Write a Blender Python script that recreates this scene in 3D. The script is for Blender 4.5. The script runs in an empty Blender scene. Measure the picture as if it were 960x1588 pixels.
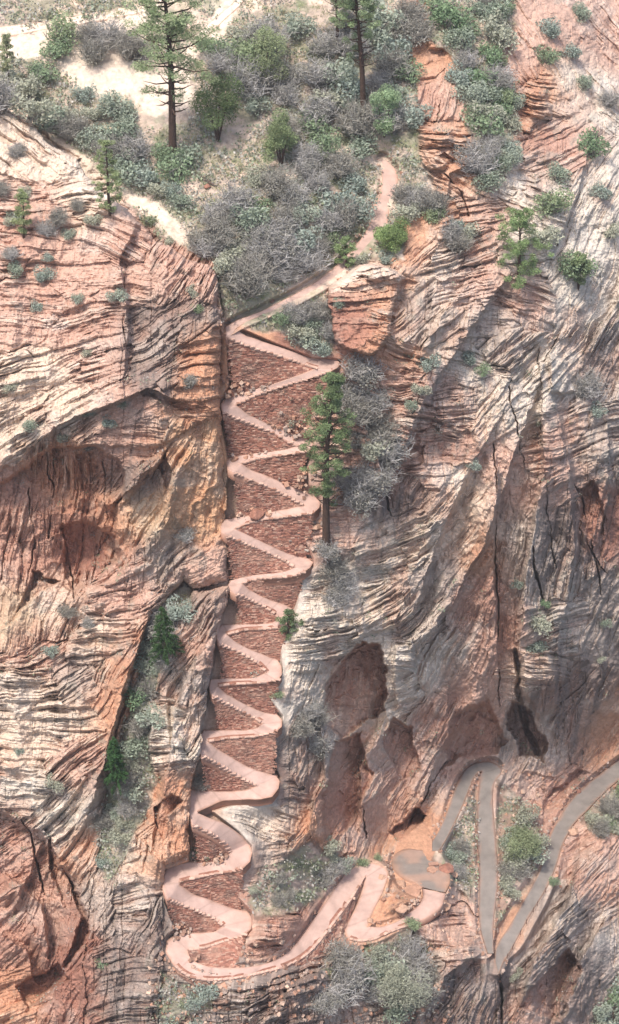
import bpy, math, random
import numpy as np

# ------------------------------------------------------------------ camera, sky, sun, exposure
PH = math.radians(38); F = 3080.0; T0 = 280.0            # look-down angle, focal length in photo pixels, metres to the trail
SP, CP = math.sin(PH), math.cos(PH)
Y0 = T0*CP; Z0 = -T0*SP                                   # world origin: the middle of the switchback gully
scene = bpy.context.scene
COL = scene.collection
cam = bpy.data.cameras.new('camera'); camo = bpy.data.objects.new('camera', cam); COL.objects.link(camo)
cam.sensor_fit = 'VERTICAL'; cam.sensor_height = 36; cam.lens = 36*F/1588
cam.clip_start = 1; cam.clip_end = 3000
camo.location = (0, -Y0, -Z0); camo.rotation_euler = (math.pi/2-PH, 0, 0)
scene.camera = camo
SUN_ELEV, SUN_ROT = math.radians(69), math.radians(-138)   # high, over the viewer's left shoulder, softened by thin cloud
w = bpy.data.worlds.new('World'); scene.world = w; w.use_nodes = True
nt = w.node_tree; sky = nt.nodes.new('ShaderNodeTexSky'); sky.sky_type = 'NISHITA'; sky.sun_disc = False
sky.sun_elevation = SUN_ELEV; sky.sun_rotation = SUN_ROT; sky.air_density = 1.0; sky.dust_density = 4.0; sky.ozone_density = 0.6
nt.links.new(sky.outputs[0], nt.nodes['Background'].inputs[0]); nt.nodes['Background'].inputs[1].default_value = 0.12
sl = bpy.data.lights.new('sun', 'SUN'); sl.energy = 2.1; sl.angle = math.radians(7); sl.color = (1, .93, .84)
so = bpy.data.objects.new('sun', sl); COL.objects.link(so)
sd = np.array([math.sin(SUN_ROT)*math.cos(SUN_ELEV), math.cos(SUN_ROT)*math.cos(SUN_ELEV), math.sin(SUN_ELEV)])
from mathutils import Vector, Matrix
so.rotation_euler = Vector(sd).to_track_quat('Z', 'Y').to_euler()
scene.view_settings.view_transform = 'Standard'; scene.view_settings.look = 'None'
scene.view_settings.gamma = 1; scene.view_settings.use_curve_mapping = False
scene.view_settings.exposure = 1.04
scene.cycles.max_bounces = 6; scene.cycles.diffuse_bounces = 4

# ------------------------------------------------------------------ geometry of the view: plan-distance and altitude planes
def dirs(u, v):
    ax = (np.asarray(u, float)-480)/F; ay = -(np.asarray(v, float)-794)/F
    return ax, ay*SP+CP, ay*CP-SP
def at_y(u, v, y):
    dx, dy, dz = dirs(u, v); t = (y+Y0)/dy
    return np.stack([dx*t, dy*t-Y0, dz*t-Z0], -1)
def at_z(u, v, z):
    dx, dy, dz = dirs(u, v); t = (z+Z0)/dz
    return np.stack([dx*t, dy*t-Y0, dz*t-Z0], -1)
def to_px(p):
    p = np.asarray(p, float); q = p-np.array([0, -Y0, -Z0])
    t = q[..., 1]*CP-q[..., 2]*SP; up = q[..., 1]*SP+q[..., 2]*CP
    return 480+F*q[..., 0]/t, 794-F*up/t
def lin(c, k=1.0):
    c = np.asarray(c, float)/255.0
    return np.where(c <= .04045, c/12.92, ((c+.055)/1.055)**2.4)*k

# ------------------------------------------------------------------ noise
RNG = np.random.default_rng(11)
TAB = RNG.random((256, 256)).astype(np.float32)
T1 = RNG.random(65536).astype(np.float32)
def vn(x, y, s=0):
    x = np.asarray(x, np.float32)+s*17.31; y = np.asarray(y, np.float32)+s*9.77
    xf = np.floor(x); yf = np.floor(y); xi = xf.astype(np.int32); yi = yf.astype(np.int32)
    fx = x-xf; fy = y-yf; fx = fx*fx*(3-2*fx); fy = fy*fy*(3-2*fy)
    x0 = xi & 255; x1 = (xi+1) & 255; y0 = yi & 255; y1 = (yi+1) & 255
    a = TAB[x0, y0]; b = TAB[x1, y0]; c = TAB[x0, y1]; d = TAB[x1, y1]
    return (a+(b-a)*fx)*(1-fy)+(c+(d-c)*fx)*fy
def fbm(x, y, s=0, o=4):
    r = 0; a = .5; n = 0
    for i in range(o):
        r = r+a*vn(x*(2**i), y*(2**i), s+i*3); n += a; a *= .5
    return r/n-.5
def h1(k, s=0): return T1[(np.asarray(k).astype(np.int64)*7919+s*104729+12345) & 65535]
def h2(k, j, s=0): return T1[(np.asarray(k).astype(np.int64)*7919+np.asarray(j).astype(np.int64)*15485863+s*104729) & 65535]
def ss(a, b, x):
    t = np.clip((x-a)/(b-a), 0, 1); return t*t*(3-2*t)

# ------------------------------------------------------------------ object helpers
def link(name, me, mat, parent=None):
    o = bpy.data.objects.new(name, me); COL.objects.link(o)
    if mat is not None:
        for m in (mat if isinstance(mat, (list, tuple)) else [mat]): me.materials.append(m)
    if parent is not None: o.parent = parent
    return o
def tag(o, label, cat, group=None):
    o['label'] = label; o['category'] = cat
    if group: o['group'] = group
    return o
def mesh_np(name, V, Fq, smooth=True, col=None, matidx=None):
    V = np.ascontiguousarray(V, np.float32); Fq = np.ascontiguousarray(Fq, np.int32)
    n = Fq.shape[1]
    me = bpy.data.meshes.new(name); me.vertices.add(len(V)); me.vertices.foreach_set('co', V.ravel())
    me.loops.add(Fq.size); me.loops.foreach_set('vertex_index', Fq.ravel())
    me.polygons.add(len(Fq)); me.polygons.foreach_set('loop_start', np.arange(0, Fq.size, n, dtype=np.int32))
    try: me.polygons.foreach_set('loop_total', np.full(len(Fq), n, np.int32))
    except Exception: pass
    me.polygons.foreach_set('use_smooth', np.full(len(Fq), smooth, bool))
    if matidx is not None: me.polygons.foreach_set('material_index', np.asarray(matidx, np.int32))
    me.update(calc_edges=True)
    if col is not None:
        a = me.color_attributes.new('tint', 'FLOAT_COLOR', 'POINT')
        c = np.ones((len(V), 4), np.float32); c[:, :3] = col; a.data.foreach_set('color', c.ravel())
    me.validate()
    return me
class MB:
    """collects quads (as vertex/face lists) for one mesh"""
    def __init__(s): s.V = []; s.F = []; s.C = []; s.M = []; s.n = 0
    def add(s, V, Fq, c=(1, 1, 1), m=0):
        V = np.asarray(V, float).reshape(-1, 3); Fq = np.asarray(Fq).reshape(-1, 4)
        s.V.append(V); s.F.append(Fq+s.n); s.n += len(V)
        cc = np.asarray(c, float); s.C.append(np.broadcast_to(cc, (len(V), 3)) if cc.ndim == 1 else cc); s.M.append(np.full(len(Fq), m))
    def tube(s, P, R, sides=5, c=(1, 1, 1), m=0):
        P = np.asarray(P, float); n = len(P); R = np.broadcast_to(np.asarray(R, float), (n,))
        T = np.gradient(P, axis=0); T /= np.linalg.norm(T, axis=1)[:, None]+1e-9
        ref = np.array([0.31, .87, .17]) if abs(T[0, 2]) > .8 else np.array([0, 0, 1.])
        A = np.cross(T, ref); A /= np.linalg.norm(A, axis=1)[:, None]+1e-9; B = np.cross(T, A)
        th = np.arange(sides)*2*math.pi/sides
        V = P[:, None]+R[:, None, None]*(np.cos(th)[None, :, None]*A[:, None]+np.sin(th)[None, :, None]*B[:, None])
        i = np.arange(n-1)[:, None]*sides; j = np.arange(sides)[None]; k = (j+1) % sides
        Fq = np.stack([i+j, i+k, i+sides+k, i+sides+j], -1).reshape(-1, 4)
        s.add(V.reshape(-1, 3), Fq, c, m)
    def box(s, c0, ax, ay, az, c=(1, 1, 1), m=0):
        c0 = np.asarray(c0, float); ax, ay, az = (np.asarray(q, float) for q in (ax, ay, az))
        V = [c0+i*ax+j*ay+k*az for k in (-1, 1) for j in (-1, 1) for i in (-1, 1)]
        s.add(V, [(0, 2, 3, 1), (4, 5, 7, 6), (0, 1, 5, 4), (2, 6, 7, 3), (0, 4, 6, 2), (1, 3, 7, 5)], c, m)
    def mesh(s, name, smooth=False):
        return mesh_np(name, np.concatenate(s.V), np.concatenate(s.F), smooth, np.concatenate(s.C), np.concatenate(s.M))

# ------------------------------------------------------------------ materials
def mat_tint(name, noise=2.0, amt=.25, bump=.4, bscale=(1.5, 7.0), rough=.95, bdist=.12, base=None, trans=0.0):
    m = bpy.data.materials.new(name); m.use_nodes = True; t = m.node_tree; N = t.nodes; L = t.links
    b = N['Principled BSDF']; b.inputs['Roughness'].default_value = rough
    b.inputs['Specular IOR Level'].default_value = .2
    tc = N.new('ShaderNodeTexCoord')
    n1 = N.new('ShaderNodeTexNoise'); n1.inputs['Scale'].default_value = noise; n1.inputs['Detail'].default_value = 6; n1.inputs['Roughness'].default_value = .65
    L.new(tc.outputs['Object'], n1.inputs['Vector'])
    mr = N.new('ShaderNodeMapRange'); mr.inputs['From Min'].default_value = .3; mr.inputs['From Max'].default_value = .7
    mr.inputs['To Min'].default_value = 1-amt; mr.inputs['To Max'].default_value = 1+amt
    L.new(n1.outputs['Fac'], mr.inputs['Value'])
    mx = N.new('ShaderNodeMix'); mx.data_type = 'RGBA'; mx.blend_type = 'MULTIPLY'; mx.inputs['Factor'].default_value = 1
    if base is None:
        at = N.new('ShaderNodeAttribute'); at.attribute_name = 'tint'; L.new(at.outputs['Color'], mx.inputs['A'])
    else: mx.inputs['A'].default_value = (*base, 1)
    L.new(mr.outputs['Result'], mx.inputs['B']); L.new(mx.outputs['Result'], b.inputs['Base Color'])
    if bump > 0:
        prev = None
        for sc in bscale:
            nb = N.new('ShaderNodeTexNoise'); nb.inputs['Scale'].default_value = sc; nb.inputs['Detail'].default_value = 5
            L.new(tc.outputs['Object'], nb.inputs['Vector'])
            bp = N.new('ShaderNodeBump'); bp.inputs['Strength'].default_value = bump; bp.inputs['Distance'].default_value = bdist
            L.new(nb.outputs['Fac'], bp.inputs['Height'])
            if prev: L.new(prev.outputs['Normal'], bp.inputs['Normal'])
            prev = bp
        L.new(prev.outputs['Normal'], b.inputs['Normal'])
    return m
M_ROCK = mat_tint('sandstone', 1.6, .22, .55, (1.2, 5.0), .95, .18)
M_SOIL = mat_tint('soil', 1.2, .25, .4, (1.0, 4.0))
M_WALL = mat_tint('masonry', 2.4, .25, .4, (3.0, 9.0), .95, .06)
M_TRAIL = mat_tint('pink_concrete', .55, .14, .3, (2.0, 9.0), .95, .04)
M_ASPH = mat_tint('asphalt', .8, .12, .2, (3.0, 12.0), .95, .03)
M_STONE = mat_tint('loose_stone', 2.2, .25, .5, (2.0, 7.0))
M_BARK = mat_tint('bark', 3.0, .3, .5, (3.0, 9.0))
M_LEAF = mat_tint('foliage', .9, .3, 0)
def leaf_light(m, f=.35):                                  # leaves pass some light through
    t = m.node_tree; b = t.nodes['Principled BSDF']; tr = t.nodes.new('ShaderNodeBsdfTranslucent'); ad = t.nodes.new('ShaderNodeMixShader'); ad.inputs[0].default_value = f
    src = b.inputs['Base Color'].links[0].from_socket; t.links.new(src, tr.inputs[0]); t.links.new(b.outputs[0], ad.inputs[1]); t.links.new(tr.outputs[0], ad.inputs[2])
    t.links.new(ad.outputs[0], t.nodes['Material Output'].inputs['Surface'])
leaf_light(M_LEAF)
M_TWIG = mat_tint('twigs', 1.0, .25, 0)
M_METAL = mat_tint('rusty_steel', 4.0, .3, 0, rough=.7)

# ------------------------------------------------------------------ the trail: traced edges turned into level cross-sections
# legs: (kind, upper edge, lower edge). turns: outer arcs
UP=[(585,246),(592,262),(592,285),(588,305),(578,322),(574,345),(566,362),(549,384),(530,404),(515,417),(490,437),(460,455),(430,470),(400,485),(370,495),(349,507)]
UPR=[(600,249),(616,264),(618,280),(611,303),(603,324),(602,345),(588,365),(570,390),(545,414),(519,432),(497,446),(468,463),(440,474),(410,488),(382,499),(365,511)]
LEGS=[
 # dir, upper, lower, outer arc after the leg
 ('R',[(365,511),(380,520),(400,527),(430,537),(460,547),(485,557),(503,556)],[(350,522),(358,526),(380,535),(410,545),(440,554),(465,563),(490,571)],[(518,556),(529,563),(524,570)]),
 ('L',[(490,571),(470,579),(445,588),(420,597),(395,604),(370,611),(347,619)],[(515,575),(498,581),(478,588),(455,594),(430,602),(400,612),(366,628)],[(342,628)]),
 ('R',[(366,628),(385,642),(410,655),(435,665),(455,673),(470,679),(480,683)],[(345,639),(365,649),(385,656),(405,664),(425,672),(445,684),(460,692)],[(486,688),(484,695)]),
 ('L',[(460,692),(440,697),(415,701),(395,703),(375,706),(355,709)],[(476,700),(460,703),(440,706),(420,708),(395,713),(375,719)],[(350,717),(353,728)]),
 ('R',[(375,719),(390,729),(410,736),(430,745),(450,754),(470,762),(487,769)],[(361,733),(380,741),(400,749),(420,757),(440,767),(455,775),(470,784)],[(497,778),(495,788)]),
 ('L',[(470,784),(450,788),(425,793),(400,797),(375,801),(347,806)],[(486,796),(465,799),(440,802),(415,805),(390,810),(365,820)],[(341,816),(343,826)]),
 ('R',[(365,820),(385,830),(405,839),(425,849),(445,858),(462,863),(478,866)],[(350,831),(365,837),(385,845),(405,853),(425,862),(443,871),(457,880)],[(486,872),(481,880)]),
 ('L',[(457,880),(445,885),(425,889),(400,891),(378,895),(357,900)],[(470,888),(452,894),(430,896),(405,897),(388,900),(376,905)],[(353,908),(357,917)]),
 ('R',[(376,905),(385,913),(400,922),(420,931),(440,937),(452,943)],[(365,922),(380,927),(395,934),(410,941),(423,950),(432,960)],[(458,952),(452,962)]),
 ('L',[(432,960),(420,966),(400,968),(375,968),(344,968)],[(445,970),(430,974),(405,976),(380,977),(352,984)],[(336,978),(335,989)]),
 ('R',[(352,984),(365,995),(385,1006),(405,1014),(420,1020),(430,1023)],[(339,998),(352,1004),(370,1012),(385,1020),(400,1029),(412,1043)],[(437,1034),(437,1046)]),
 ('L',[(412,1043),(398,1050),(375,1052),(350,1052),(327,1053)],[(432,1054),(418,1057),(395,1060),(365,1061),(338,1064)],[(324,1063),(325,1073)]),
 ('R',[(338,1064),(350,1075),(370,1087),(390,1097),(410,1105),(430,1108)],[(330,1080),(345,1089),(360,1096),(380,1107),(395,1114),(407,1122)],[(438,1117),(437,1127)]),
 ('L',[(407,1122),(398,1129),(380,1132),(350,1132),(316,1132)],[(430,1133),(413,1139),(393,1143),(355,1145),(323,1150)],[(309,1145),(309,1162)]),
 ('R',[(323,1150),(340,1163),(360,1175),(380,1187),(400,1195),(428,1203)],[(312,1173),(328,1180),(345,1190),(365,1202),(380,1210),(397,1219)],[(434,1211),(432,1223)]),
 ('L',[(397,1219),(380,1225),(360,1227),(335,1227),(296,1223)],[(422,1236),(404,1240),(380,1240),(345,1242),(307,1259)],[(292,1240),(293,1262)]),
 ('R',[(307,1261),(325,1269),(345,1275),(360,1285),(375,1296),(387,1308)],[(298,1280),(312,1286),(327,1293),(340,1302),(350,1311),(357,1321)],[(391,1322),(388,1336)]),
 ('L',[(357,1321),(346,1331),(325,1335),(295,1336),(262,1340)],[(378,1346),(360,1352),(335,1355),(305,1361),(279,1368)],[(253,1357),(252,1378)]),
 ('R',[(279,1372),(300,1387),(325,1395),(345,1403),(365,1410),(383,1413)],[(258,1394),(278,1402),(300,1411),(320,1419),(335,1426),(345,1436)],[(391,1424),(390,1440)]),
 ('L',[(345,1436),(333,1445),(312,1446),(290,1446),(272,1448)],[(379,1450),(362,1456),(345,1461),(322,1469),(292,1474)],[(258,1460),(257,1476)]),
]
# after the zigzags: pairs (b = left/upper side walking down, a = right/lower side)
TAIL_B=[(292,1477),(294,1484),(300,1490),(312,1496),(328,1500),(352,1501),(380,1500),(410,1496),(435,1486),(452,1473),(470,1450),(487,1426),(506,1398),(525,1370),(537,1353),(550,1344),(565,1338),(583,1339),(597,1345),(603,1354),(599,1370),(591,1390),(582,1406),(576,1420),(571,1432),(571,1435),(575,1437),(590,1438),(615,1430),(635,1416),(650,1404),(657,1391),(655,1378)]
TAIL_A=[(267,1492),(275,1502),(285,1510),(300,1517),(322,1520),(345,1520),(372,1516),(402,1510),(440,1500),(462,1490),(482,1476),(500,1454),(520,1428),(545,1394),(557,1374),(564,1362),(567,1358),(567,1359),(566,1361),(565,1365),(562,1380),(555,1400),(545,1420),(537,1435),(534,1446),(540,1456),(556,1460),(578,1458),(610,1443),(642,1432),(668,1421),(686,1406),(691,1386)]
# asphalt
ASP_B=[(655,1376),(645,1369),(628,1363),(612,1351),(606,1337),(612,1323),(630,1315),(645,1317),(656,1319),(665,1312),(680,1290),(692,1262),(703,1230),(712,1208),(722,1192),(735,1183),(755,1180),(770,1184),(779,1192),(778,1200),(766,1212),(764,1240),(767,1280),(770,1320),(773,1345),(771,1385),(766,1420),(764,1450),(766,1478)]
ASP_A=[(691,1384),(699,1368),(697,1352),(691,1345),(686,1341),(682,1338),(679,1336),(677,1334),(676,1331),(678,1325),(692,1302),(706,1275),(718,1250),(728,1222),(738,1202),(744,1196),(747,1196),(747,1197),(746,1199),(744,1205),(742,1230),(740,1260),(740,1290),(742,1320),(743,1345),(743,1385),(742,1420),(746,1448),(756,1478)]
ASP2_B=[(768,1490),(768,1468),(790,1436),(806,1408),(826,1372),(842,1340),(845,1318),(850,1300),(866,1270),(880,1246),(896,1228),(920,1208),(945,1188),(985,1160)]  # upper/left edge
ASP2_A=[(774,1510),(780,1492),(790,1480),(805,1450),(825,1415),(852,1372),(864,1340),(872,1310),(890,1276),(910,1258),(926,1240),(945,1222),(965,1205),(1000,1185)]
def resample(P, n):
    P = np.asarray(P, float); d = np.r_[0, np.cumsum(np.hypot(*np.diff(P, axis=0).T)+1e-6)]
    q = np.linspace(0, d[-1], n); return np.stack([np.interp(q, d, P[:, 0]), np.interp(q, d, P[:, 1])], -1)
def smooth_pl(P, k=2):
    P = np.asarray(P, float)
    for _ in range(k):
        Q = P.copy(); Q[1:-1] = .25*P[:-2]+.5*P[1:-1]+.25*P[2:]; P = Q
    return P
def graded(B, A, z, grade):
    B = np.asarray(B, float); A = np.asarray(A, float)
    # refine both edges pairwise
    k = np.linspace(0, len(B)-1, (len(B)-1)*4+1); i = np.arange(len(B))
    f = lambda P: smooth_pl(np.stack([np.interp(k, i, P[:, 0]), np.interp(k, i, P[:, 1])], -1), 3)
    B = f(B); A = f(A); mid = (A+B)/2; pb = []; pa = []; p = None
    for j in range(len(B)):
        q = at_z(*mid[j], z)
        if p is not None:
            z -= grade*min(np.hypot(q[0]-p[0], q[1]-p[1]), 4); q = at_z(*mid[j], z)
        p = q; pb.append(at_z(*B[j], z)); pa.append(at_z(*A[j], z))
    return np.array(pb), np.array(pa), z
Y = 12.0
zz = [at_y(365, 511, Y)[2]]
ub = smooth_pl(resample(UPR, 70)); uu = smooth_pl(resample(UP, 70)); um = (ub+uu)/2; p = at_z(*um[-1], zz[0])
for k in range(68, -1, -1):
    q = at_z(*um[k], zz[-1]); zk = zz[-1]+.2*np.hypot(q[0]-p[0], q[1]-p[1]); p = at_z(*um[k], zk); zz.append(zk)
zz = zz[::-1]
SECA = [at_z(*uu[k], zz[k]) for k in range(70)]; SECB = [at_z(*ub[k], zz[k]) for k in range(70)]
LEG3 = []
for d, U, Lo, arc in LEGS:
    n = 40
    U = smooth_pl(resample(U, n)); Lo = smooth_pl(resample(Lo, n))
    up = at_y(U[:, 0], U[:, 1], Y); lo = np.array([at_z(*Lo[k], up[k, 2]) for k in range(n)])
    LEG3.append((d, up, lo))
    ar = resample([U[-1] if True else 0]+list(arc), 7)[1:]
    if d == 'R':                       # walking down to the right: upper edge is the outer edge of the coming right hairpin
        SECB += list(up); SECA += list(lo)
        for q in ar: SECB.append(at_z(*q, lo[-1, 2])); SECA.append(lo[-1])
    else:
        SECA += list(up); SECB += list(lo)
        for q in ar: SECA.append(at_z(*q, lo[-1, 2])); SECB.append(lo[-1])
    Y = lo[-1, 1]
z = LEG3[-1][2][-1, 2]
tb, ta, z = graded(TAIL_B, TAIL_A, z, .12)
SECB += list(tb); SECA += list(ta)
SECA = np.array(SECA); SECB = np.array(SECB)
ab, aa, z = graded(ASP_B, ASP_A, z-.02, .10)
a2b, a2a, z = graded(ASP2_B, ASP2_A, z-1.2, .10)

def ribbon(name, A, B, mat, colour, drop=1.4, dusty=0, across=9):
    n = len(A); f = np.linspace(0, 1, across)
    V = A[:, None]*(1-f)[None, :, None]+B[:, None]*f[None, :, None]
    V[..., 2] += .10*(vn(V[..., 0]*.9, V[..., 1]*.9, 3)-.5)-.06*np.sin(f*math.pi)[None]
    top = V.reshape(-1, 3)
    sk = []
    allV = [top]; Fq = []
    i = np.arange(n-1)[:, None]*across; j = np.arange(across-1)[None]
    Fq.append(np.stack([i+j, i+j+1, i+across+j+1, i+across+j], -1).reshape(-1, 4))
    base = len(top)
    for col in (0, across-1):
        dn = V[:, col].copy(); dn[:, 2] -= drop; allV.append(dn); k = np.arange(n-1)
        t0 = k*across+col; Fq.append(np.stack([t0, t0+across, base+k+1, base+k], -1)); base += n
    V = np.concatenate(allV)
    c = np.asarray(colour)[None]*(1+.10*(fbm(V[:, 0]*.35, V[:, 1]*.35, 5)[:, None]*2))*(1+.10*(fbm(V[:, 0]*1.7, V[:, 1]*1.7, 8)[:, None]*2))
    fe = np.tile(np.minimum(f, 1-f), n); ed = ss(.16, .0, fe+.12*(vn(V[:n*across, 0]*1.1, V[:n*across, 1]*1.1, 15)-.5))[:, None]*.55; c[:n*across] = c[:n*across]*(1-ed)+lin((186,138,112), .8)*ed
    st = ss(.05, .45, fbm(V[:, 0]*.22, V[:, 1]*.3, 12, 4)*2)[:, None]*.28; c = c*(1-st)+np.asarray(colour)*.66*st
    jt = np.repeat(((np.arange(n) % 11) == 5)*(.10+.10*h1(np.arange(n), 33)), across); c[:n*across] *= 1-jt[:, None]
    if dusty:
        k_ = np.repeat(np.arange(n), across); dm = (ss(dusty, dusty*.55, k_)*(.05+.5*ss(.4, .7, vn(V[:n*across, 0]*.5, V[:n*across, 1]*.5, 19))))[:, None]; c[:n*across] = c[:n*across]*(1-dm)+lin((188,150,130), .8)*dm
    c[n*across:] = lin((158,116,98), .8)
    o = link(name, mesh_np(name, V, np.concatenate(Fq), True, c), mat); o['kind'] = 'structure'
    return o
PINK = lin((202, 172, 160), .78)
ribbon('path', SECA, SECB, M_TRAIL, PINK)
GREY = lin((146, 138, 132), .74)
ribbon('asphalt_path', ab, aa, M_ASPH, GREY, dusty=44)
ribbon('asphalt_path', a2b, a2a, M_ASPH, GREY)

# ------------------------------------------------------------------ the air: thin even haze round the viewer and the whole canyon
def haze(density):
    mb = MB(); mb.box((0, 60, 40), (420, 0, 0), (0, 420, 0), (0, 0, 190)); o = link('haze', mb.mesh('haze'), None); o['kind'] = 'stuff'
    m = bpy.data.materials.new('haze'); m.use_nodes = True; t = m.node_tree; t.nodes.remove(t.nodes['Principled BSDF'])
    pv = t.nodes.new('ShaderNodeVolumePrincipled'); pv.inputs['Color'].default_value = (.93, .95, 1, 1); pv.inputs['Density'].default_value = density; pv.inputs['Anisotropy'].default_value = .2
    t.links.new(pv.outputs[0], t.nodes['Material Output'].inputs['Volume']); o.data.materials.append(m)
haze(.00013)

# ------------------------------------------------------------------ the canyon: one sheet of rock and soil, carved in plan distance
def seg(a, b, s): return np.arange(a, b, s, dtype=float)
US = np.concatenate([seg(-180, -20, 5), seg(-20, 980, 1.0), seg(980, 1150, 5)])
VS = np.concatenate([seg(-420, -20, 8), seg(-20, 1608, 1.0), seg(1608, 1800, 5)])
U, V = np.meshgrid(US, VS); U = U.astype(np.float32); V = V.astype(np.float32)
NV, NU = U.shape
def rbf(anch, uu, vv, smooth=1.0):
    A = np.asarray(anch, float); x = A[:, :2]/100; n = len(A)
    K = np.hypot(x[:, None, 0]-x[None, :, 0], x[:, None, 1]-x[None, :, 1])
    P = np.c_[np.ones(n), x]
    M = np.zeros((n+3, n+3)); M[:n, :n] = K-smooth*.02*np.eye(n); M[:n, n:] = P; M[n:, :n] = P.T
    sol = np.linalg.solve(M, np.r_[A[:, 2], 0, 0, 0])
    q = np.stack([uu, vv], -1)/100; out = sol[n]+sol[n+1]*q[..., 0]+sol[n+2]*q[..., 1]
    for k in range(n): out = out+sol[k]*np.hypot(q[..., 0]-x[k, 0], q[..., 1]-x[k, 1])
    return out
def upsample(cu, cv, G):
    iu = np.clip(np.interp(US, cu, np.arange(len(cu))), 0, len(cu)-1.001); iv = np.clip(np.interp(VS, cv, np.arange(len(cv))), 0, len(cv)-1.001)
    u0 = iu.astype(int); v0 = iv.astype(int); fu = (iu-u0)[None]; fv = (iv-v0)[:, None]
    a = G[v0][:, u0]; b = G[v0][:, u0+1]; c = G[v0+1][:, u0]; d = G[v0+1][:, u0+1]
    return ((a*(1-fu)+b*fu)*(1-fv)+(c*(1-fu)+d*fu)*fv).astype(np.float32)
CU = np.arange(-184, 1160, 8.0); CV = np.arange(-424, 1808, 8.0); CUU, CVV = np.meshgrid(CU, CV)
def field(anch, smooth=1.0): return upsample(CU, CV, rbf(anch, CUU, CVV, smooth))
WU = (U+7*fbm(U/28, V/28, 1, 4)*2+2*fbm(U/6, V/6, 2, 2)*2).astype(np.float32)
WV = (V+7*fbm(U/28, V/28, 21, 4)*2+2*fbm(U/6, V/6, 22, 2)*2).astype(np.float32)
def sdist(poly, margin=40, warp=1.0, closed=True):
    """signed distance in photo pixels, positive inside; only worked out near the polygon"""
    P = np.asarray(poly, np.float32); out = np.full(U.shape, -999, np.float32)
    i0, i1 = np.searchsorted(US, [P[:, 0].min()-margin, P[:, 0].max()+margin]); j0, j1 = np.searchsorted(VS, [P[:, 1].min()-margin, P[:, 1].max()+margin])
    if i1 <= i0 or j1 <= j0: return out
    s = (slice(j0, j1), slice(i0, i1))
    x = U[s]*(1-warp)+WU[s]*warp; y = V[s]*(1-warp)+WV[s]*warp
    d2 = np.full(x.shape, 1e9, np.float32); ins = np.zeros(x.shape, bool); n = len(P)
    for k in range(n if closed else n-1):
        ax, ay = P[k]; bx, by = P[(k+1) % n]; ex, ey = bx-ax, by-ay
        t = np.clip(((x-ax)*ex+(y-ay)*ey)/(ex*ex+ey*ey+1e-6), 0, 1)
        d2 = np.minimum(d2, (x-ax-t*ex)**2+(y-ay-t*ey)**2)
        if closed and ay != by:
            c = ((ay > y) != (by > y)) & (x < ex*(y-ay)/(ey)+ax); ins ^= c
    d = np.sqrt(d2); out[s] = np.where(ins, d, -d) if closed else -d
    return out

# anchors: photo pixel, plan distance (m, away from the viewer)
trail_anchor = []
def add_anch(A, B, step):
    M = (A+B)/2; last = None
    for p in M:
        if last is None or np.linalg.norm(p-last) > step:
            px, py = to_px(p); trail_anchor.append((px, py, p[1])); last = p
add_anch(SECA, SECB, 3.2); add_anch(aa, ab, 3.5); add_anch(a2a, a2b, 3.5)
BG = trail_anchor+[
 (350,430,15.5),(420,420,19),(480,330,26),(450,200,43),(450,100,54),(450,0,65),(200,0,66),(0,0,64),(100,200,42),(250,240,38),(280,330,27),(340,400,19),(0,120,51),(0,-100,78),(480,-150,84),(0,300,34),(100,300,32),
 (540,450,17.5),(640,420,20),(560,580,10.2),(610,600,9.5),(650,500,14),(640,700,6.5),(600,800,4.5),(530,800,2.4),(505,880,-.5),(480,960,-4),(560,900,2),(560,980,.6),(640,900,5.5),(640,1050,3.6),(600,1080,3.2),(560,1080,.8),(520,1050,-2.4),(480,1060,-7),(462,1130,-11),(500,1180,-8),(560,1180,1),(620,1180,5),(540,1270,-7),(490,1290,-16),(440,1290,-20),(600,1300,-2.5),(640,1260,3),(690,1150,9),(450,1400,-26),(500,1370,-17),
 (740,400,27),(740,560,18),(740,760,12.5),(740,950,10.5),(740,1100,11.5),(760,1165,16.5),(830,1050,12),(835,1180,17),(850,350,35),(850,550,24),(850,750,17.5),(850,950,14.5),(930,300,44),(930,550,31),(930,750,24),(930,950,20.5),(930,1150,26),(900,1130,22),(820,1255,12.5),(800,1290,4.5),(810,1330,0),(700,1300,.5),(700,1330,-3),
 (650,250,37),(700,200,42),(700,50,60),(700,150,48),(850,200,49),(850,50,65),(950,100,68),(950,0,78),(960,-150,92),(760,300,35),(645,330,31),(690,350,27),
 (560,1500,-28.5),(560,1588,-35),(480,1540,-36.5),(380,1560,-41),(280,1560,-38.5),(650,1480,-23.5),(650,1588,-31),(725,1450,-18),(730,1588,-27),(765,1530,-23.5),(770,1588,-27),(850,1440,-10),(860,1588,-19),(940,1350,4),(940,1450,-4),(940,1588,-13),(915,1270,11),(700,1420,-16.5),
 (250,960,-5),(215,1060,-10.6),(205,1150,-14.6),(180,1215,-17.2),(220,1210,-17.4),(175,1350,-24),(150,1500,-31),(300,900,1),(320,700,6),(320,1100,-12),(280,1300,-21),(100,700,14),(0,900,8),(60,1200,-8),(0,1588,-26),(150,1780,-44),(500,1780,-46),(900,1780,-28)]
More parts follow.
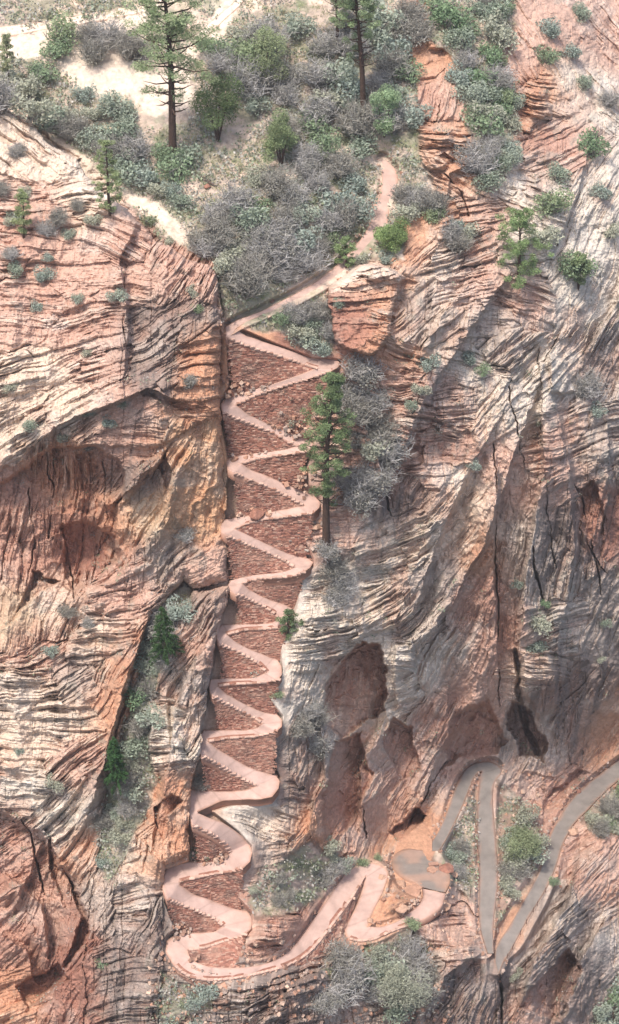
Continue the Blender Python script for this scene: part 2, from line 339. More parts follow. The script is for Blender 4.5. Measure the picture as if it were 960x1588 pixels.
LBA = [(0,170,37),(100,240,31),(190,320,22),(290,405,14),(335,440,10.5),(336,520,7.2),(339,620,3.6),(345,720,2),(350,850,-1.4),(352,905,-3.6),(250,620,2.2),(250,760,.3),(270,880,-2.4),(200,1000,-9),(180,1150,-15.5),(200,430,13.5),(200,600,4.2),(0,400,18),(0,600,5),(0,700,1.5),(0,900,-2.5),(0,1050,-10.5),(0,1250,-18.5),(0,1400,-23),(100,300,26),(100,450,15),(100,600,6),(100,680,3.5),(100,880,1.2),(100,1000,-6.5),(100,1200,-16.5),(100,1350,-21.5),(60,1588,-30),(-150,400,14),(-150,900,-4),(-150,1500,-28),(0,1780,-38),(140,1400,-24),(130,1560,-31)]
RIBA = [(345,915,-4.6),(340,980,-9.8),(324,1070,-14),(311,1150,-17.6),(297,1225,-21.6),(275,1300,-24.6),(256,1340,-28),(252,1450,-33.5),(245,1588,-40.5),(280,960,-7),(240,1090,-12.4),(220,1200,-17.4),(195,1350,-24.6),(165,1588,-35),(260,1000,-8.4),(230,1400,-28.5),(200,1780,-46)]
LB = [(-400,90),(-100,110),(0,165),(45,185),(75,222),(120,250),(150,290),(192,322),(215,345),(240,372),(290,400),(322,408),(338,432),(345,480),(342,540),(339,600),(341,650),(345,700),(350,780),(353,850),(354,900),(300,914),(285,898),(264,920),(236,960),(219,1040),(198,1120),(187,1165),(166,1215),(158,1290),(148,1350),(138,1400),(130,1500),(135,1900),(-400,1900)]
RIB = [(300,916),(330,912),(354,908),(357,918),(350,940),(341,966),(334,985),(326,1050),(323,1075),(312,1120),(309,1170),(300,1205),(297,1225),(296,1255),(294,1325),(256,1342),(251,1400),(253,1465),(246,1560),(236,1900),(150,1900),(120,1600),(128,1500),(150,1420),(176,1352),(212,1290),(234,1240),(242,1205),(230,1170),(231,1090),(246,1050),(262,1000),(276,950)]
PROM = [(507,462),(511,440),(528,424),(548,414),(575,410),(605,412),(622,424),(622,445),(612,470),(606,500),(600,535),(575,552),(545,545),(520,528),(512,490)]
NOSE = [(640,1436),(672,1426),(700,1404),(722,1398),(738,1420),(744,1450),(756,1462),(768,1492),(778,1530),(770,1588),(775,1700),(600,1700),(640,1580),(660,1520),(640,1470)]
OUTC = [(905,1275),(935,1262),(1000,1250),(1200,1230),(1200,1800),(790,1800),(786,1560),(780,1500),(800,1478),(830,1420),(862,1372),(880,1320)]
d_lb = sdist(LB, 60, .8); d_rib = sdist(RIB, 60, .7); d_prom = sdist(PROM, 50, .7); d_nose = sdist(NOSE, 60, .8); d_out = sdist(OUTC, 60, .9)
yf = field(BG)
y_bg = yf.copy()
def roundoff(d, w, r): return r*np.clip(1-d/w, 0, 1)**2
big = fbm(U/160, V/160, 31, 3)*2; mid = fbm(U/55, V/55, 41, 4)*2
yl = field(LBA); yr = field(RIBA)
yf = np.where(d_rib > 0, np.minimum(yf-.6, yr+roundoff(d_rib, 16, 2.0)), yf)
yf = np.where(d_lb > 0, np.minimum(yf-.5, yl+roundoff(d_lb, 16, 1.8)), yf)
yf = np.where(d_prom > 0, yf-3.2+roundoff(d_prom, 6, .8), yf)
yf = np.where(d_nose > 0, yf-1.6*ss(0, 60, d_nose)+roundoff(d_nose, 8, .8), yf)
yf = np.where(d_out > 0, yf-2.2*ss(2, 45, d_out), yf)

# zones without bedding: soil
SOILS = [ # polygon, colour
 ([(-400,-500),(1400,-500),(640,-60),(620,30),(640,110),(650,190),(655,255),(690,330),(655,330),(620,300),(625,350),(630,400),(560,405),(520,425),(505,450),(520,540),(500,552),(440,520),(365,508),(345,480),(330,400),(250,372),(200,320),(150,270),(90,225),(40,170),(-20,140),(-400,100)], (186,164,146)),
 ([(700,-60),(790,-60),(800,40),(770,90),(800,160),(795,230),(750,290),(738,260),(722,160),(700,100),(650,40)], (180,160,140)),
 ([(285,898),(264,920),(236,960),(216,1040),(195,1120),(184,1165),(163,1215),(155,1290),(150,1350),(165,1372),(190,1345),(218,1290),(238,1240),(246,1205),(233,1170),(234,1090),(249,1050),(265,1000),(279,950),(300,916)], (165,155,140)),
 ([(380,1395),(400,1350),(440,1330),(480,1300),(520,1330),(500,1390),(450,1420),(400,1430)], (175,150,135)),
 ([(665,1330),(700,1270),(735,1220),(742,1330),(735,1400),(690,1370)], (172,148,132)),
 ([(772,1210),(800,1230),(845,1300),(840,1340),(800,1400),(770,1440),(772,1330)], (178,140,118)),
 ([(880,1250),(960,1190),(1150,1100),(1150,1300),(930,1290)], (170,150,130)),
 ([(230,1490),(280,1525),(330,1535),(320,1570),(230,1620)], (150,138,128)),([(490,1500),(560,1470),(650,1440),(665,1480),(600,1530),(520,1530)], (150,136,126)),
]
soil = np.zeros(U.shape, np.float32); soilc = np.zeros(U.shape+(3,), np.float32)
for poly, c in SOILS:
    m = ss(-4, 7, sdist(poly, 30, 1.6)); m = np.where((d_prom > 0), 0, m)
    soil = np.maximum(soil, m); soilc = soilc*(1-m[..., None])+np.asarray(c, np.float32)*m[..., None]
soil = np.where((d_lb > 3) | (d_rib > 3), 0, soil)
# alcoves (pushed in) and blocks (standing out): polygon, metres, edge softness px
CARVE = [
 ([(505,1062),(525,1030),(560,995),(590,1000),(599,1040),(600,1100),(590,1112),(560,1122),(530,1150),(500,1122)], 3.6, 7),
 ([(608,1112),(640,1128),(652,1190),(620,1212),(590,1150)], 2.4, 8),
 ([(796,1086),(826,1100),(850,1150),(842,1185),(805,1172),(782,1122)], 6.0, 9),
 ([(598,1292),(645,1252),(662,1268),(615,1312)], 2.4, 6),
 ([(40,725),(72,692),(150,690),(192,715),(196,760),(182,800),(190,862),(150,902),(112,922),(60,900),(30,960),(-10,985),(-100,980),(-100,760),(0,745)], 2.2, 9),
 ([(95,812),(132,802),(182,828),(186,868),(142,876),(120,930),(98,900)], 2.2, 8),
 ([(118,700),(150,700),(160,790),(125,800)], 1.2, 8),
 ([(50,880),(95,905),(60,925),(20,955)], 1.4, 6),
 ([(240,720),(255,700),(272,735),(262,765)], 1.4, 5),
 ([(-150,1240),(0,1252),(60,1290),(100,1350),(132,1400),(142,1450),(90,1530),(30,1560),(-150,1560)], 2.0, 12),
 ([(20,1530),(90,1492),(110,1518),(40,1565)], 2.6, 6),
 ([(70,1290),(92,1330),(128,1402),(100,1412),(80,1360)], 2.2, 6),
 ([(238,1250),(270,1230),(288,1243),(264,1268),(256,1305),(242,1290)], 1.6, 5),
 ([(608,692),(660,688),(656,722),(612,738)], 1.0, 5),
 ([(898,758),(920,742),(942,800),(930,865),(905,822)], 2.0, 8),
 ([(838,1240),(900,1190),(925,1195),(880,1235),(850,1300),(835,1300)], 1.0, 8),
 ([(700,1100),(760,1085),(790,1150),(770,1178),(710,1180),(680,1200)], 2.4, 14),
 ([(520,1150),(560,1130),(580,1200),(540,1290),(505,1310),(500,1230)], 2.0, 10),
 ([(800,1560),(880,1470),(905,1500),(870,1588)], 2.2, 10),
 ([(350,538),(366,540),(372,600),(346,618)], 1.5, 6),([(340,650),(372,660),(374,700),(345,705)], 1.5, 6),
]
BUMPS = [
 ([(648,188),(704,196),(708,245),(690,265),(662,268),(652,225)], 1.8, 8),
 ([(660,50),(690,62),(690,80),(662,78)], 1.6, 6),
 ([(815,135),(852,140),(856,185),(818,182)], 2.2, 8),
 ([(800,1005),(858,1008),(872,1098),(838,1118),(806,1075)], 2.4, 10),
 ([(848,548),(880,556),(892,610),(850,612)], 1.8, 8),
 ([(376,1432),(400,1420),(462,1418),(480,1440),(440,1466),(382,1466)], 1.8, 6),
 ([(230,1092),(264,1086),(268,1170),(228,1172)], 1.4, 6),
 #([(375,1244),(442,1246),(440,1300),(425,1332),(400,1322),(392,1280)], .8, 22),
 ([(70,690),(-20,745),(40,640),(200,600),(330,650),(240,700)], .9, 6),
 ([(160,780),(250,690),(255,712),(180,800)], 1.2, 6),
 ([(440,960),(560,930),(575,985),(500,1045),(440,1050)], 1.2, 8),
 ([(610,1000),(640,985),(650,1075),(615,1105),(604,1060)], 1.6, 6),
 ([(345,540),(360,545),(372,600),(352,612)], 2.0, 6),
 ([(346,740),(370,735),(374,770),(352,800),(344,790)], 2.0, 6),
 ([(600,1368),(650,1350),(655,1395),(610,1420),(590,1420)], 1.2, 8),
 ([(640,1425),(680,1422),(700,1470),(650,1470)], 1.0, 8),
]
relief = np.zeros(U.shape, np.float32)
FRESH = np.zeros(U.shape, np.float32)                # rock broken fresh inside the hollows is red-brown, without the pale weathered skin
for poly, dd, wdt in CARVE: FRESH = np.maximum(FRESH, ss(0, 3, sdist(poly, 5, 1.1))*(.3 if dd < 1.9 else .75 if poly[0] == (505, 1062) else .5 if poly[0][0] > 300 else .25)*(1-.5*ss(.45, 1, (V-min(p[1] for p in poly))/(max(p[1] for p in poly)-min(p[1] for p in poly))))); pv_ = np.array(poly, float)[:, 1]; relief += 1.7*dd*ss(0, wdt*.6, sdist(poly, 5, 1.1))*np.clip(1.15-.95*(V-pv_.min())/np.ptp(pv_), .08, 1)
for poly, dd, wdt in BUMPS: relief -= dd*ss(0, wdt, sdist(poly, 5, .9))
CRACKS = [
 ([(70,700),(82,760),(74,830)], 3, 1.2),([(160,715),(168,800),(150,862)], 3, 1.3),([(44,760),(52,850),(40,905)], 3, 1.1),([(836,540),(838,640),(843,720),(850,800),(862,900)], 2.4, 1.9),([(766,690),(769,800),(771,900),(771,1020),(776,1095)], 2.6, 2.2),([(826,850),(832,890),(842,935)], 4, 3.2),
 ([(880,730),(905,775),(920,860),(936,945)], 2.4, 2.0),([(798,1010),(808,1080),(816,1130),(834,1170)], 7, 3.6),([(604,740),(600,770),(607,800)], 2, 1.5),([(788,600),(800,660),(815,725)], 2, 1.5),
 ([(722,770),(745,690),(770,605)], 1.6, 1.0),([(95,815),(108,880),(116,930)], 3, 2.0),([(35,1270),(50,1300),(66,1380),(74,1435)], 3, 2.2),([(250,735),(253,690)], 2, 1.5),([(188,960),(202,895)], 2, 1.5),
 ([(640,640),(655,600),(662,560)], 1.8, 1.2),([(570,1300),(560,1240),(556,1180)], 2.4, 1.8),([(690,1180),(650,1250),(615,1310)], 3, 2.0),([(900,820),(930,880),(950,900)], 2, 1.5),
 ([(755,1465),(770,1500),(778,1560),(782,1620)], 5, 3.0),([(690,270),(715,300),(725,335)], 3, 1.6),([(540,600),(560,640),(590,760)], 1.6, .8),([(700,120),(685,150),(678,185)], 2.2, 1.4),([(890,480),(865,520),(830,590)], 2, .9),
 ([(170,1180),(190,1100),(215,1010),(240,950)], 5, 1.8),([(60,430),(140,440),(200,430)], 1.5, .7),([(195,420),(190,500),(205,600)], 1.6, .9),([(10,520),(60,560),(140,570)], 1.4, .7),
]
for pl, wdt, dd in CRACKS: relief += dd*ss(-wdt, -wdt*.25, sdist(pl, 14, .75, False)-2.6*vn(U/12, V/38, 55))

FINS = [
 ([(92,1335),(128,1420),(96,1510)], 1.6, 34, 1),([(5,1350),(66,1400),(80,1500)], 1.6, 40, 1),([(-10,1440),(40,1470),(60,1530)], 1.2, 30, 1), # edge line, metres it stands out, reach px, side that stands out (+1 right of the line as drawn, -1 left)
 ([(625,1055),(660,1000),(700,940),(762,825),(800,700),(850,560)], 1.8, 60, -1),([(560,990),(640,960),(672,870),(700,790),(790,620)], 1.8, 60, -1),([(590,780),(650,640),(700,560),(760,470),(800,420)], 1.6, 55, -1),([(630,575),(690,480),(740,415)], 1.1, 30, 1),
 ([(776,1095),(768,900),(772,700)], 1.8, 50, -1),([(800,1060),(812,900),(842,720),(836,540)], 1.8, 45, 1),([(880,1150),(868,1000),(896,850),(882,700),(845,560)], 1.6, 45, -1),([(640,1280),(690,1150),(760,1075)], 2.0, 50, -1),([(560,1300),(556,1190),(600,1105)], 1.8, 45, 1),
 ([(30,700),(110,650),(230,605),(335,640)], 1.5, 60, -1),([(192,640),(200,500),(190,400),(215,345)], 1.2, 60, -1),([(165,795),(250,712)], 1.4, 30, -1),([(100,935),(180,900),(250,800),(290,690)], 1.4, 50, 1),([(132,1290),(190,1080),(236,940)], 1.6, 40, -1),([(80,1015),(190,930)], 1.0, 40, 1),([(110,1300),(150,1200),(182,1100)], 1.2, 30, 1),
 ([(232,1350),(272,1100),(335,950)], 1.4, 40, 1),([(650,1590),(700,1510),(760,1470)], 1.8, 50, -1),([(792,1590),(830,1490),(880,1400),(900,1330)], 1.8, 50, 1),([(855,1590),(890,1500),(945,1415)], 2.0, 60, 1),([(480,1470),(520,1400),(545,1340)], 1.6, 30, -1),([(400,1580),(470,1520),(540,1470)], 1.2, 40, 1),
 ([(470,1300),(500,1210),(498,1120)], 1.4, 40, 1),([(900,560),(955,470),(985,330)], 1.2, 50, 1),([(560,640),(590,720),(600,820)], 1.2, 50, 1),([(700,1060),(690,1120)], 1.2, 40, 1),([(920,870),(950,760),(940,640)], 1.4, 50, -1),([(690,330),(700,270),(760,240)], .9, 30, -1),([(840,420),(890,330),(930,180)], .9, 50, -1),([(20,1420),(70,1300)], 1.2, 40, -1),
]
def fin(pl, reach):
    P_ = np.asarray(pl, np.float32); m = reach*1.5
    i0, i1 = np.searchsorted(US, [P_[:, 0].min()-m, P_[:, 0].max()+m]); j0, j1 = np.searchsorted(VS, [P_[:, 1].min()-m, P_[:, 1].max()+m]); s_ = (slice(j0, j1), slice(i0, i1))
    x = WU[s_]-.2*(WU[s_]-U[s_]); y = WV[s_]-.2*(WV[s_]-V[s_]); best = np.full(x.shape, 1e9, np.float32); side = np.zeros(x.shape, np.float32); tpar = np.zeros(x.shape, np.float32); n = len(P_)-1
    for k in range(n):
        ax, ay = P_[k]; ex, ey = P_[k+1]-P_[k]; t0 = ((x-ax)*ex+(y-ay)*ey)/(ex*ex+ey*ey); t = np.clip(t0, 0, 1); d = (x-ax-t*ex)**2+(y-ay-t*ey)**2; q = d < best
        best = np.where(q, d, best); side = np.where(q, np.sign(ex*(y-ay)-ey*(x-ax)), side); tpar = np.where(q, (k+t)/n, tpar)
    return s_, np.sqrt(best), side, np.clip(tpar*(1-tpar)*6, 0, 1)
for pl, dd, rc, sg in FINS:
    s_, d_, sd_, tp_ = fin(pl, rc)
    relief[s_] -= 1.55*dd*tp_*(1-ss(0, rc, d_))*np.where(sd_*sg > 0, ss(0, 2.5, d_), -.35*ss(0, 6, d_))

# ---- bedding sets: pixel, dip on the photograph (degrees, up to the right), strength, varnish, colour
C = dict(yo=(212,158,116), pk=(204,160,138), cr=(220,194,170), wh=(212,196,178), oR=(204,144,108), rd=(168,112,92), dk=(152,128,116), gy=(190,168,152), yl=(204,176,144), pr=(192,142,120))
FAC = [(60,330,5,.8,.1,'pk'),(130,300,8,1,.1,'cr'),(60,230,-35,.8,.1,'cr'),(200,370,-25,.8,.1,'pk'),(100,430,0,.7,.1,'pk'),(200,440,5,.9,.1,'pk'),(50,480,-5,.7,.1,'pk'),(130,520,12,.9,.2,'pk'),(40,400,-8,.7,.1,'pk'),
 (262,420,55,.8,.3,'pk'),(315,440,60,.8,.2,'pk'),(240,500,35,.5,.8,'dk'),(285,490,35,.7,.8,'dk'),(230,565,30,.7,.7,'dk'),(305,540,10,.9,.1,'oR'),(320,595,5,.8,.1,'oR'),(150,580,15,1,.2,'pk'),(60,590,20,1,.1,'cr'),(120,630,28,1.1,.2,'cr'),(40,660,35,1,.2,'cr'),(180,640,30,.9,.3,'pk'),
 (215,690,0,.4,.2,'pr'),(90,730,88,.9,.2,'oR'),(30,780,80,.6,.3,'pr'),(255,700,60,.5,.1,'yo'),(310,710,80,.3,0,'yo'),(320,800,80,.25,0,'yo'),(330,880,30,.3,.1,'pk'),(225,735,50,.5,.7,'dk'),(180,820,70,.4,.1,'oR'),(135,850,80,.9,.3,'rd'),(225,800,60,.3,.1,'yl'),(40,860,85,.8,.2,'pr'),(30,950,80,.3,.1,'yl'),(90,930,60,.3,0,'cr'),(270,790,70,.45,.05,'yo'),
 (240,870,50,.8,.5,'gy'),(170,930,15,.9,.2,'pk'),(200,900,25,.9,.3,'pk'),(150,990,5,1,.2,'cr'),(130,1050,30,.7,.5,'gy'),(60,1010,25,1,.2,'pk'),(40,1070,5,1.1,.1,'cr'),(100,1120,0,1.1,.2,'cr'),(200,1030,62,.7,.1,'oR'),(175,1090,65,.7,.1,'oR'),(40,1160,-5,1.1,.1,'cr'),(60,1220,-8,1.1,.1,'wh'),(110,1190,40,1,.2,'pk'),(100,1260,45,1,.2,'wh'),(125,1330,50,.6,.1,'oR'),(20,1330,30,.6,.1,'pr'),(60,1400,70,.5,.1,'pk'),(20,1450,50,.5,.1,'pr'),(100,1450,75,.5,.1,'rd'),(30,1550,20,.5,.1,'oR'),(150,1390,60,.8,.4,'gy'),(100,1540,60,.4,.2,'rd'),
 (325,940,45,.8,.5,'gy'),(310,1000,55,.8,.3,'pk'),(290,1060,60,.8,.5,'gy'),(255,1110,5,1.1,.1,'wh'),(250,1155,3,1.1,.1,'wh'),(300,1130,60,.8,.4,'wh'),(262,1240,50,.3,.1,'oR'),(210,1330,20,1,.2,'cr'),(205,1400,10,1,.5,'gy'),(230,1450,60,.6,.8,'dk'),(200,1520,10,.8,.8,'dk'),(280,1290,85,.25,.1,'oR'),(240,1340,80,.4,.2,'oR'),
 (565,425,-12,1.2,.1,'cr'),(545,500,0,.25,.1,'rd'),(600,470,-10,.8,.1,'oR'),(600,540,-15,.5,.1,'oR'),(600,600,-8,.9,.1,'pk'),(690,400,20,1.2,.1,'cr'),(700,360,15,1.1,.1,'oR'),(640,390,40,.5,.1,'oR'),(740,350,10,1,.1,'pk'),(650,490,40,.45,.6,'gy'),(690,490,35,.9,.4,'cr'),(720,450,10,.9,.2,'pk'),(760,490,-5,.9,.5,'gy'),(800,460,-20,.8,.2,'pk'),(640,620,-5,.9,.3,'pk'),(700,620,5,.9,.3,'pk'),(690,680,0,.9,.2,'pr'),(610,690,-5,.9,.2,'pk'),(640,730,5,.8,.3,'pk'),(625,790,60,.45,.7,'dk'),(740,580,-15,1,.2,'wh'),(790,540,40,.9,.3,'gy'),(860,560,50,.9,.1,'wh'),(900,460,60,.35,.3,'wh'),(940,560,60,.8,.5,'gy'),(755,640,50,.6,.3,'cr'),(780,700,72,.35,.2,'pk'),(710,760,50,.6,.3,'cr'),(700,830,45,.8,.3,'cr'),(680,900,55,.45,.5,'gy'),(740,850,65,.28,.1,'oR'),(730,940,60,.3,.2,'pr'),(690,1020,60,.6,.3,'wh'),(640,830,20,1,.3,'cr'),(600,850,20,1,.3,'cr'),(550,890,10,1.1,.3,'wh'),(510,940,5,1.1,.2,'wh'),(500,1000,10,1.1,.1,'wh'),(590,950,30,1,.3,'cr'),(620,1000,0,1,.2,'wh'),(625,1060,30,.8,.2,'wh'),(530,840,5,.9,.2,'pk'),(660,970,50,.8,.4,'gy'),
 (800,760,75,.4,.3,'pk'),(815,650,25,.9,.2,'wh'),(860,680,10,1,.2,'pk'),(870,750,30,.8,.4,'pk'),(815,830,80,.5,.6,'gy'),(860,870,75,.6,.6,'gy'),(885,830,80,.5,.8,'dk'),(930,690,20,.9,.4,'gy'),(920,820,75,.5,.3,'rd'),(945,950,60,.7,.5,'gy'),(830,1030,-5,1.1,.2,'cr'),(870,980,20,.9,.4,'gy'),(870,1070,50,.6,.9,'dk'),(900,1100,70,.6,.8,'dk'),(940,1120,50,.5,.2,'oR'),(780,1000,80,.5,.3,'pr'),(740,1070,55,.4,.2,'pk'),(690,1120,65,.5,.2,'pr'),(650,1190,60,.35,.2,'pr'),(640,1260,60,.35,.1,'oR'),(610,1230,60,.6,.2,'pk'),(560,1200,60,.5,.1,'pk'),(545,1070,80,.35,.1,'cr'),(578,1060,82,.35,.1,'cr'),(520,1250,60,.4,.1,'pr'),(470,1290,50,.6,.2,'oR'),(415,1270,-20,.8,.1,'wh'),(420,1310,10,.5,.3,'gy'),(460,1060,70,.6,.3,'wh'),(440,1210,0,.8,.7,'dk'),(480,1180,70,.5,.6,'gy'),(720,1150,60,.5,.1,'pr'),(820,1160,70,.4,.5,'gy'),(850,1240,45,.4,.1,'pr'),
 (690,150,70,.5,.2,'pk'),(680,225,0,1.3,.1,'oR'),(715,290,-30,.8,.1,'oR'),(835,160,-10,1,.1,'oR'),(770,250,10,.6,.2,'pk'),(800,280,-15,.7,.2,'wh'),(850,310,-20,.6,.2,'wh'),(900,150,-50,.45,.2,'wh'),(925,60,-50,.45,.1,'pk'),(870,230,30,.6,.2,'pr'),(930,300,60,.45,.2,'wh'),(820,390,10,.6,.2,'wh'),(860,20,-50,.4,.1,'pk'),(780,90,-50,.6,.1,'pk'),(730,400,20,1,.1,'pk'),(900,390,65,.4,.3,'wh'),(680,90,10,.6,.1,'oR'),
 (700,1430,-5,1,.3,'pk'),(650,1510,5,.8,.6,'gy'),(725,1470,0,.9,.3,'pk'),(715,1540,55,.7,.7,'dk'),(770,1530,75,.6,.8,'dk'),(560,1550,10,.6,.5,'gy'),(850,1420,40,.7,.6,'gy'),(820,1500,45,.7,.5,'gy'),(880,1530,60,.5,.9,'dk'),(920,1340,50,.6,.3,'pk'),(940,1470,45,.6,.5,'gy'),(830,1570,60,.6,.3,'pr'),(905,1300,35,.6,.2,'pk'),(330,1560,0,.8,.6,'dk'),(440,1545,20,1.0,.7,'dk'),(380,1540,0,1.0,.7,'gy'),(420,1440,0,.9,.2,'pr'),(620,1385,20,.6,.1,'oR'),(500,1400,55,.6,.4,'pr'),(800,1430,50,.6,.4,'oR')]
nf = len(FAC); fu = np.array([f[0] for f in FAC], np.float32); fv = np.array([f[1] for f in FAC], np.float32); fth = np.radians([f[2] for f in FAC]).astype(np.float32)
fst = np.array([f[3] for f in FAC], np.float32); fva = np.array([f[4] for f in FAC], np.float32); fco = np.array([C[f[5]] for f in FAC], np.float32)
X = (WU+46*fbm(U/80, V/80, 61, 4)*1.6+10*fbm(U/14, V/14, 63, 2)).astype(np.float32); Yw = (WV+46*fbm(U/80, V/80, 62, 4)*1.6+10*fbm(U/14, V/14, 64, 2)).astype(np.float32)
best = np.full(U.shape, 1e12, np.float32); sec = best.copy(); fid = np.zeros(U.shape, np.int16)
for k in range(nf):
    du = X-fu[k]; dv = Yw-fv[k]; c, s = math.cos(fth[k]), math.sin(fth[k])
    al = (du*c-dv*s)*.62; no = du*s+dv*c; d = al*al+no*no
    m = d < best; sec = np.where(m, best, np.minimum(sec, d)); fid[m] = k; best = np.where(m, d, best)
fedge = np.sqrt(sec)-np.sqrt(best)
# soft colour / strength on a coarse grid
cg = np.arange(-184, 1160, 6.0); cgv = np.arange(-424, 1808, 6.0); gu, gv = np.meshgrid(cg, cgv); acc = np.zeros(gu.shape+(5,)); wsum = np.zeros(gu.shape)
for k in range(nf):
    wgt = np.exp(-((gu-fu[k])**2+(gv-fv[k])**2)/(2*24**2))+1e-9/(1+((gu-fu[k])**2+(gv-fv[k])**2)/1e4); wsum += wgt
    acc += wgt[..., None]*np.r_[fco[k], fst[k], fva[k]]
acc /= wsum[..., None]
soft = np.stack([upsample(cg, cgv, acc[..., i]) for i in range(5)], -1)
hard = np.concatenate([fco, fst[:, None], fva[:, None]], 1)[fid]
mixp = soft*.8+hard*.2
basec = mixp[..., :3]; stre = mixp[..., 3]; varn = mixp[..., 4]
# bedding coordinates
th = fth[fid]; c, s = np.cos(th), np.sin(th)
du = U-fu[fid]; dv = V-fv[fid]
AL = du*c-dv*s; NO = du*s+dv*c
curv = (h1(fid, 5)-.5)*.0035
NO = NO+curv*AL*AL+9*fbm(U/75, V/75, 71, 3)*2+2.6*fbm(U/26, V/26, 72, 3)*2+.8*fbm(U/8, V/8, 73, 2)*2+h1(fid, 9)*300
fog = h1(fid, 12)
def strata(B, A, thick, seed):
    q = B/thick+1.6*(vn(B/(thick*2.7), fid*3.3, seed)-.5)
    k = np.floor(q); f = q-k; r = h1(k+fid.astype(np.int32)*37, seed); L = thick*(6+14*h1(k, seed+7)); A2 = A+1.3*thick*(vn(A/(thick*1.1)+B/(thick*.9), B/(thick*1.4), seed+19)-.5)+(r-.5)*1.2*(B-k*thick); xq = A2/L+10*r+1.2*vn(A/(L*.5), k, seed); j = np.floor(xq); fj = ss(.72, 1, xq-j); r2 = h2(k, j, seed)*(1-fj)+h2(k, j+1, seed)*fj
    prot = .5*r+.5*r2; m = .15+1.25*ss(.25, .8, vn(A/(thick*5), k+.5, seed+3))*h1(k, seed+11)      # each parting opens and closes along its length
    edge = 1-m*(1-ss(0, .35, f)*(1-ss(.75, 1, f)))
    return prot, edge, r, f
p1, e1, r1, f1 = strata(NO, AL, 15.0+13*h1(fid, 13), 3)
thick2 = 4.6+4.2*fog
p2, e2, r2_, f2 = strata(NO, AL, thick2, 4)
p3, e3, r3, f3 = strata(NO+.7*fbm(U/9, V/9, 77, 2)*2, AL, 3.1, 5)
patch = ss(-.35, .4, fbm(U/46, V/34, 81, 4)*2)*1.05+.15+.5*np.clip(stre-.9, 0, .4)            # beds stand out in some places and are worn smooth in others
saw = lambda f: f*(1-ss(.86, 1, f))
big_p = ss(-.3, .35, fbm(U/70, V/60, 82, 3)*2)
rockd = -stre*(1.1*(p1-.5)+(.05+.40*big_p)*(e1-1)+(.15+.6*big_p)*(saw(f1)-.4))
lens = fbm(AL/42+7*h1(fid, 17), NO/6.0, 83, 3)*2; lens2 = fbm(AL/20+5*h1(fid, 18), NO/3.8, 84, 2)*2      # beds that thin out and break off
rockd += -patch*stre*(.45*(p2-.5)+.24*(e2-1)+.25*(saw(f2)-.4)+.75*(ss(-.22, .18, lens)-.5)+.30*(ss(-.25, .25, lens2)-.5))
rockd += -patch*stre*(.20*(p3-.5)+.08*(e3-1))
rockd += (h1(fid, 15)-.5)*.9*ss(0, 9, fedge)
ridg = 1-np.abs(fbm(U/60, V/95, 91, 4)*2)*2
rockd += -1.0*(ridg-.6)-.9*mid-1.4*big
vert = 1-np.abs(fbm(U/16, V/90, 92, 3)*2)*2.4                      # upright joints
rockd += .28*ss(.82, 1, vert)*ss(.2, .9, varn+.4)
rockd += -.34*fbm(U/11, V/11, 93, 4)*2-.16*fbm(U/3.5, V/3.5, 94, 2)*2
soild = -.5*fbm(U/30, V/22, 95, 4)*2-.16*fbm(U/6, V/4.5, 96, 3)*2-.5*mid
disp = rockd*(1-soil)+soild*soil
pm_ = ss(0, 5, d_prom)*ss(492, 462, V+.12*U-70); bz = (V+.16*(U-560)+5*fbm(U/26, V/26, 86, 3)*2)/7.5; bk_ = np.floor(bz)
disp = disp-pm_*(1.5*(.6*h1(bk_, 44)+.4*h2(bk_, np.floor(U/34+9*h1(bk_, 45)), 46)-.5)+.5*saw(bz-bk_))
pb_ = ss(0, 5, sdist([(646,186),(706,192),(710,246),(692,268),(662,270),(650,228)], 5, 1.2)); disp = disp-pb_*(1.3*(h1(np.floor(V/8.5+.5*fbm(U/20, V/20, 87, 2)), 47)-.5))
# hold the rock back from the trail
def polyband(A, B): 
    a = np.stack(to_px(A), -1); b = np.stack(to_px(B), -1); return np.concatenate([a, b[::-1]])
ZIG = [(349,505),(372,508),(430,533),(485,554),(530,557),(528,572),(503,584),(497,610),(486,640),(474,672),(488,684),(485,698),(477,722),(480,752),(497,770),(498,792),(484,805),(474,840),(487,866),(486,880),(470,892),(466,915),(460,945),(455,962),(440,976),(437,1010),(439,1040),(432,1058),(420,1085),(439,1110),(437,1130),(424,1142),(426,1185),(435,1205),(432,1228),(410,1246),(360,1250),(330,1258),(372,1290),(391,1312),(388,1340),(372,1358),(370,1392),(392,1415),(390,1442),(372,1460),(370,1490),(330,1524),(280,1512),(255,1470),(270,1440),(255,1400),(250,1350),(292,1335),(292,1225),(308,1170),(308,1130),(322,1080),(324,1050),(334,1000),(342,960),(354,915),(354,890),(343,835),(341,805),(354,735),(350,705),(343,650),(341,620),(354,600),(352,525)]
d_zig = sdist(ZIG, 60, 0)
up_o = polyband(SECA[:70], SECB[:70]); nz = len(SECA)-len(ta)
tail_o = np.concatenate([polyband(SECA[nz-12:], SECB[nz-12:])])
asp_o = polyband(aa, ab); as2_o = polyband(a2a, a2b)
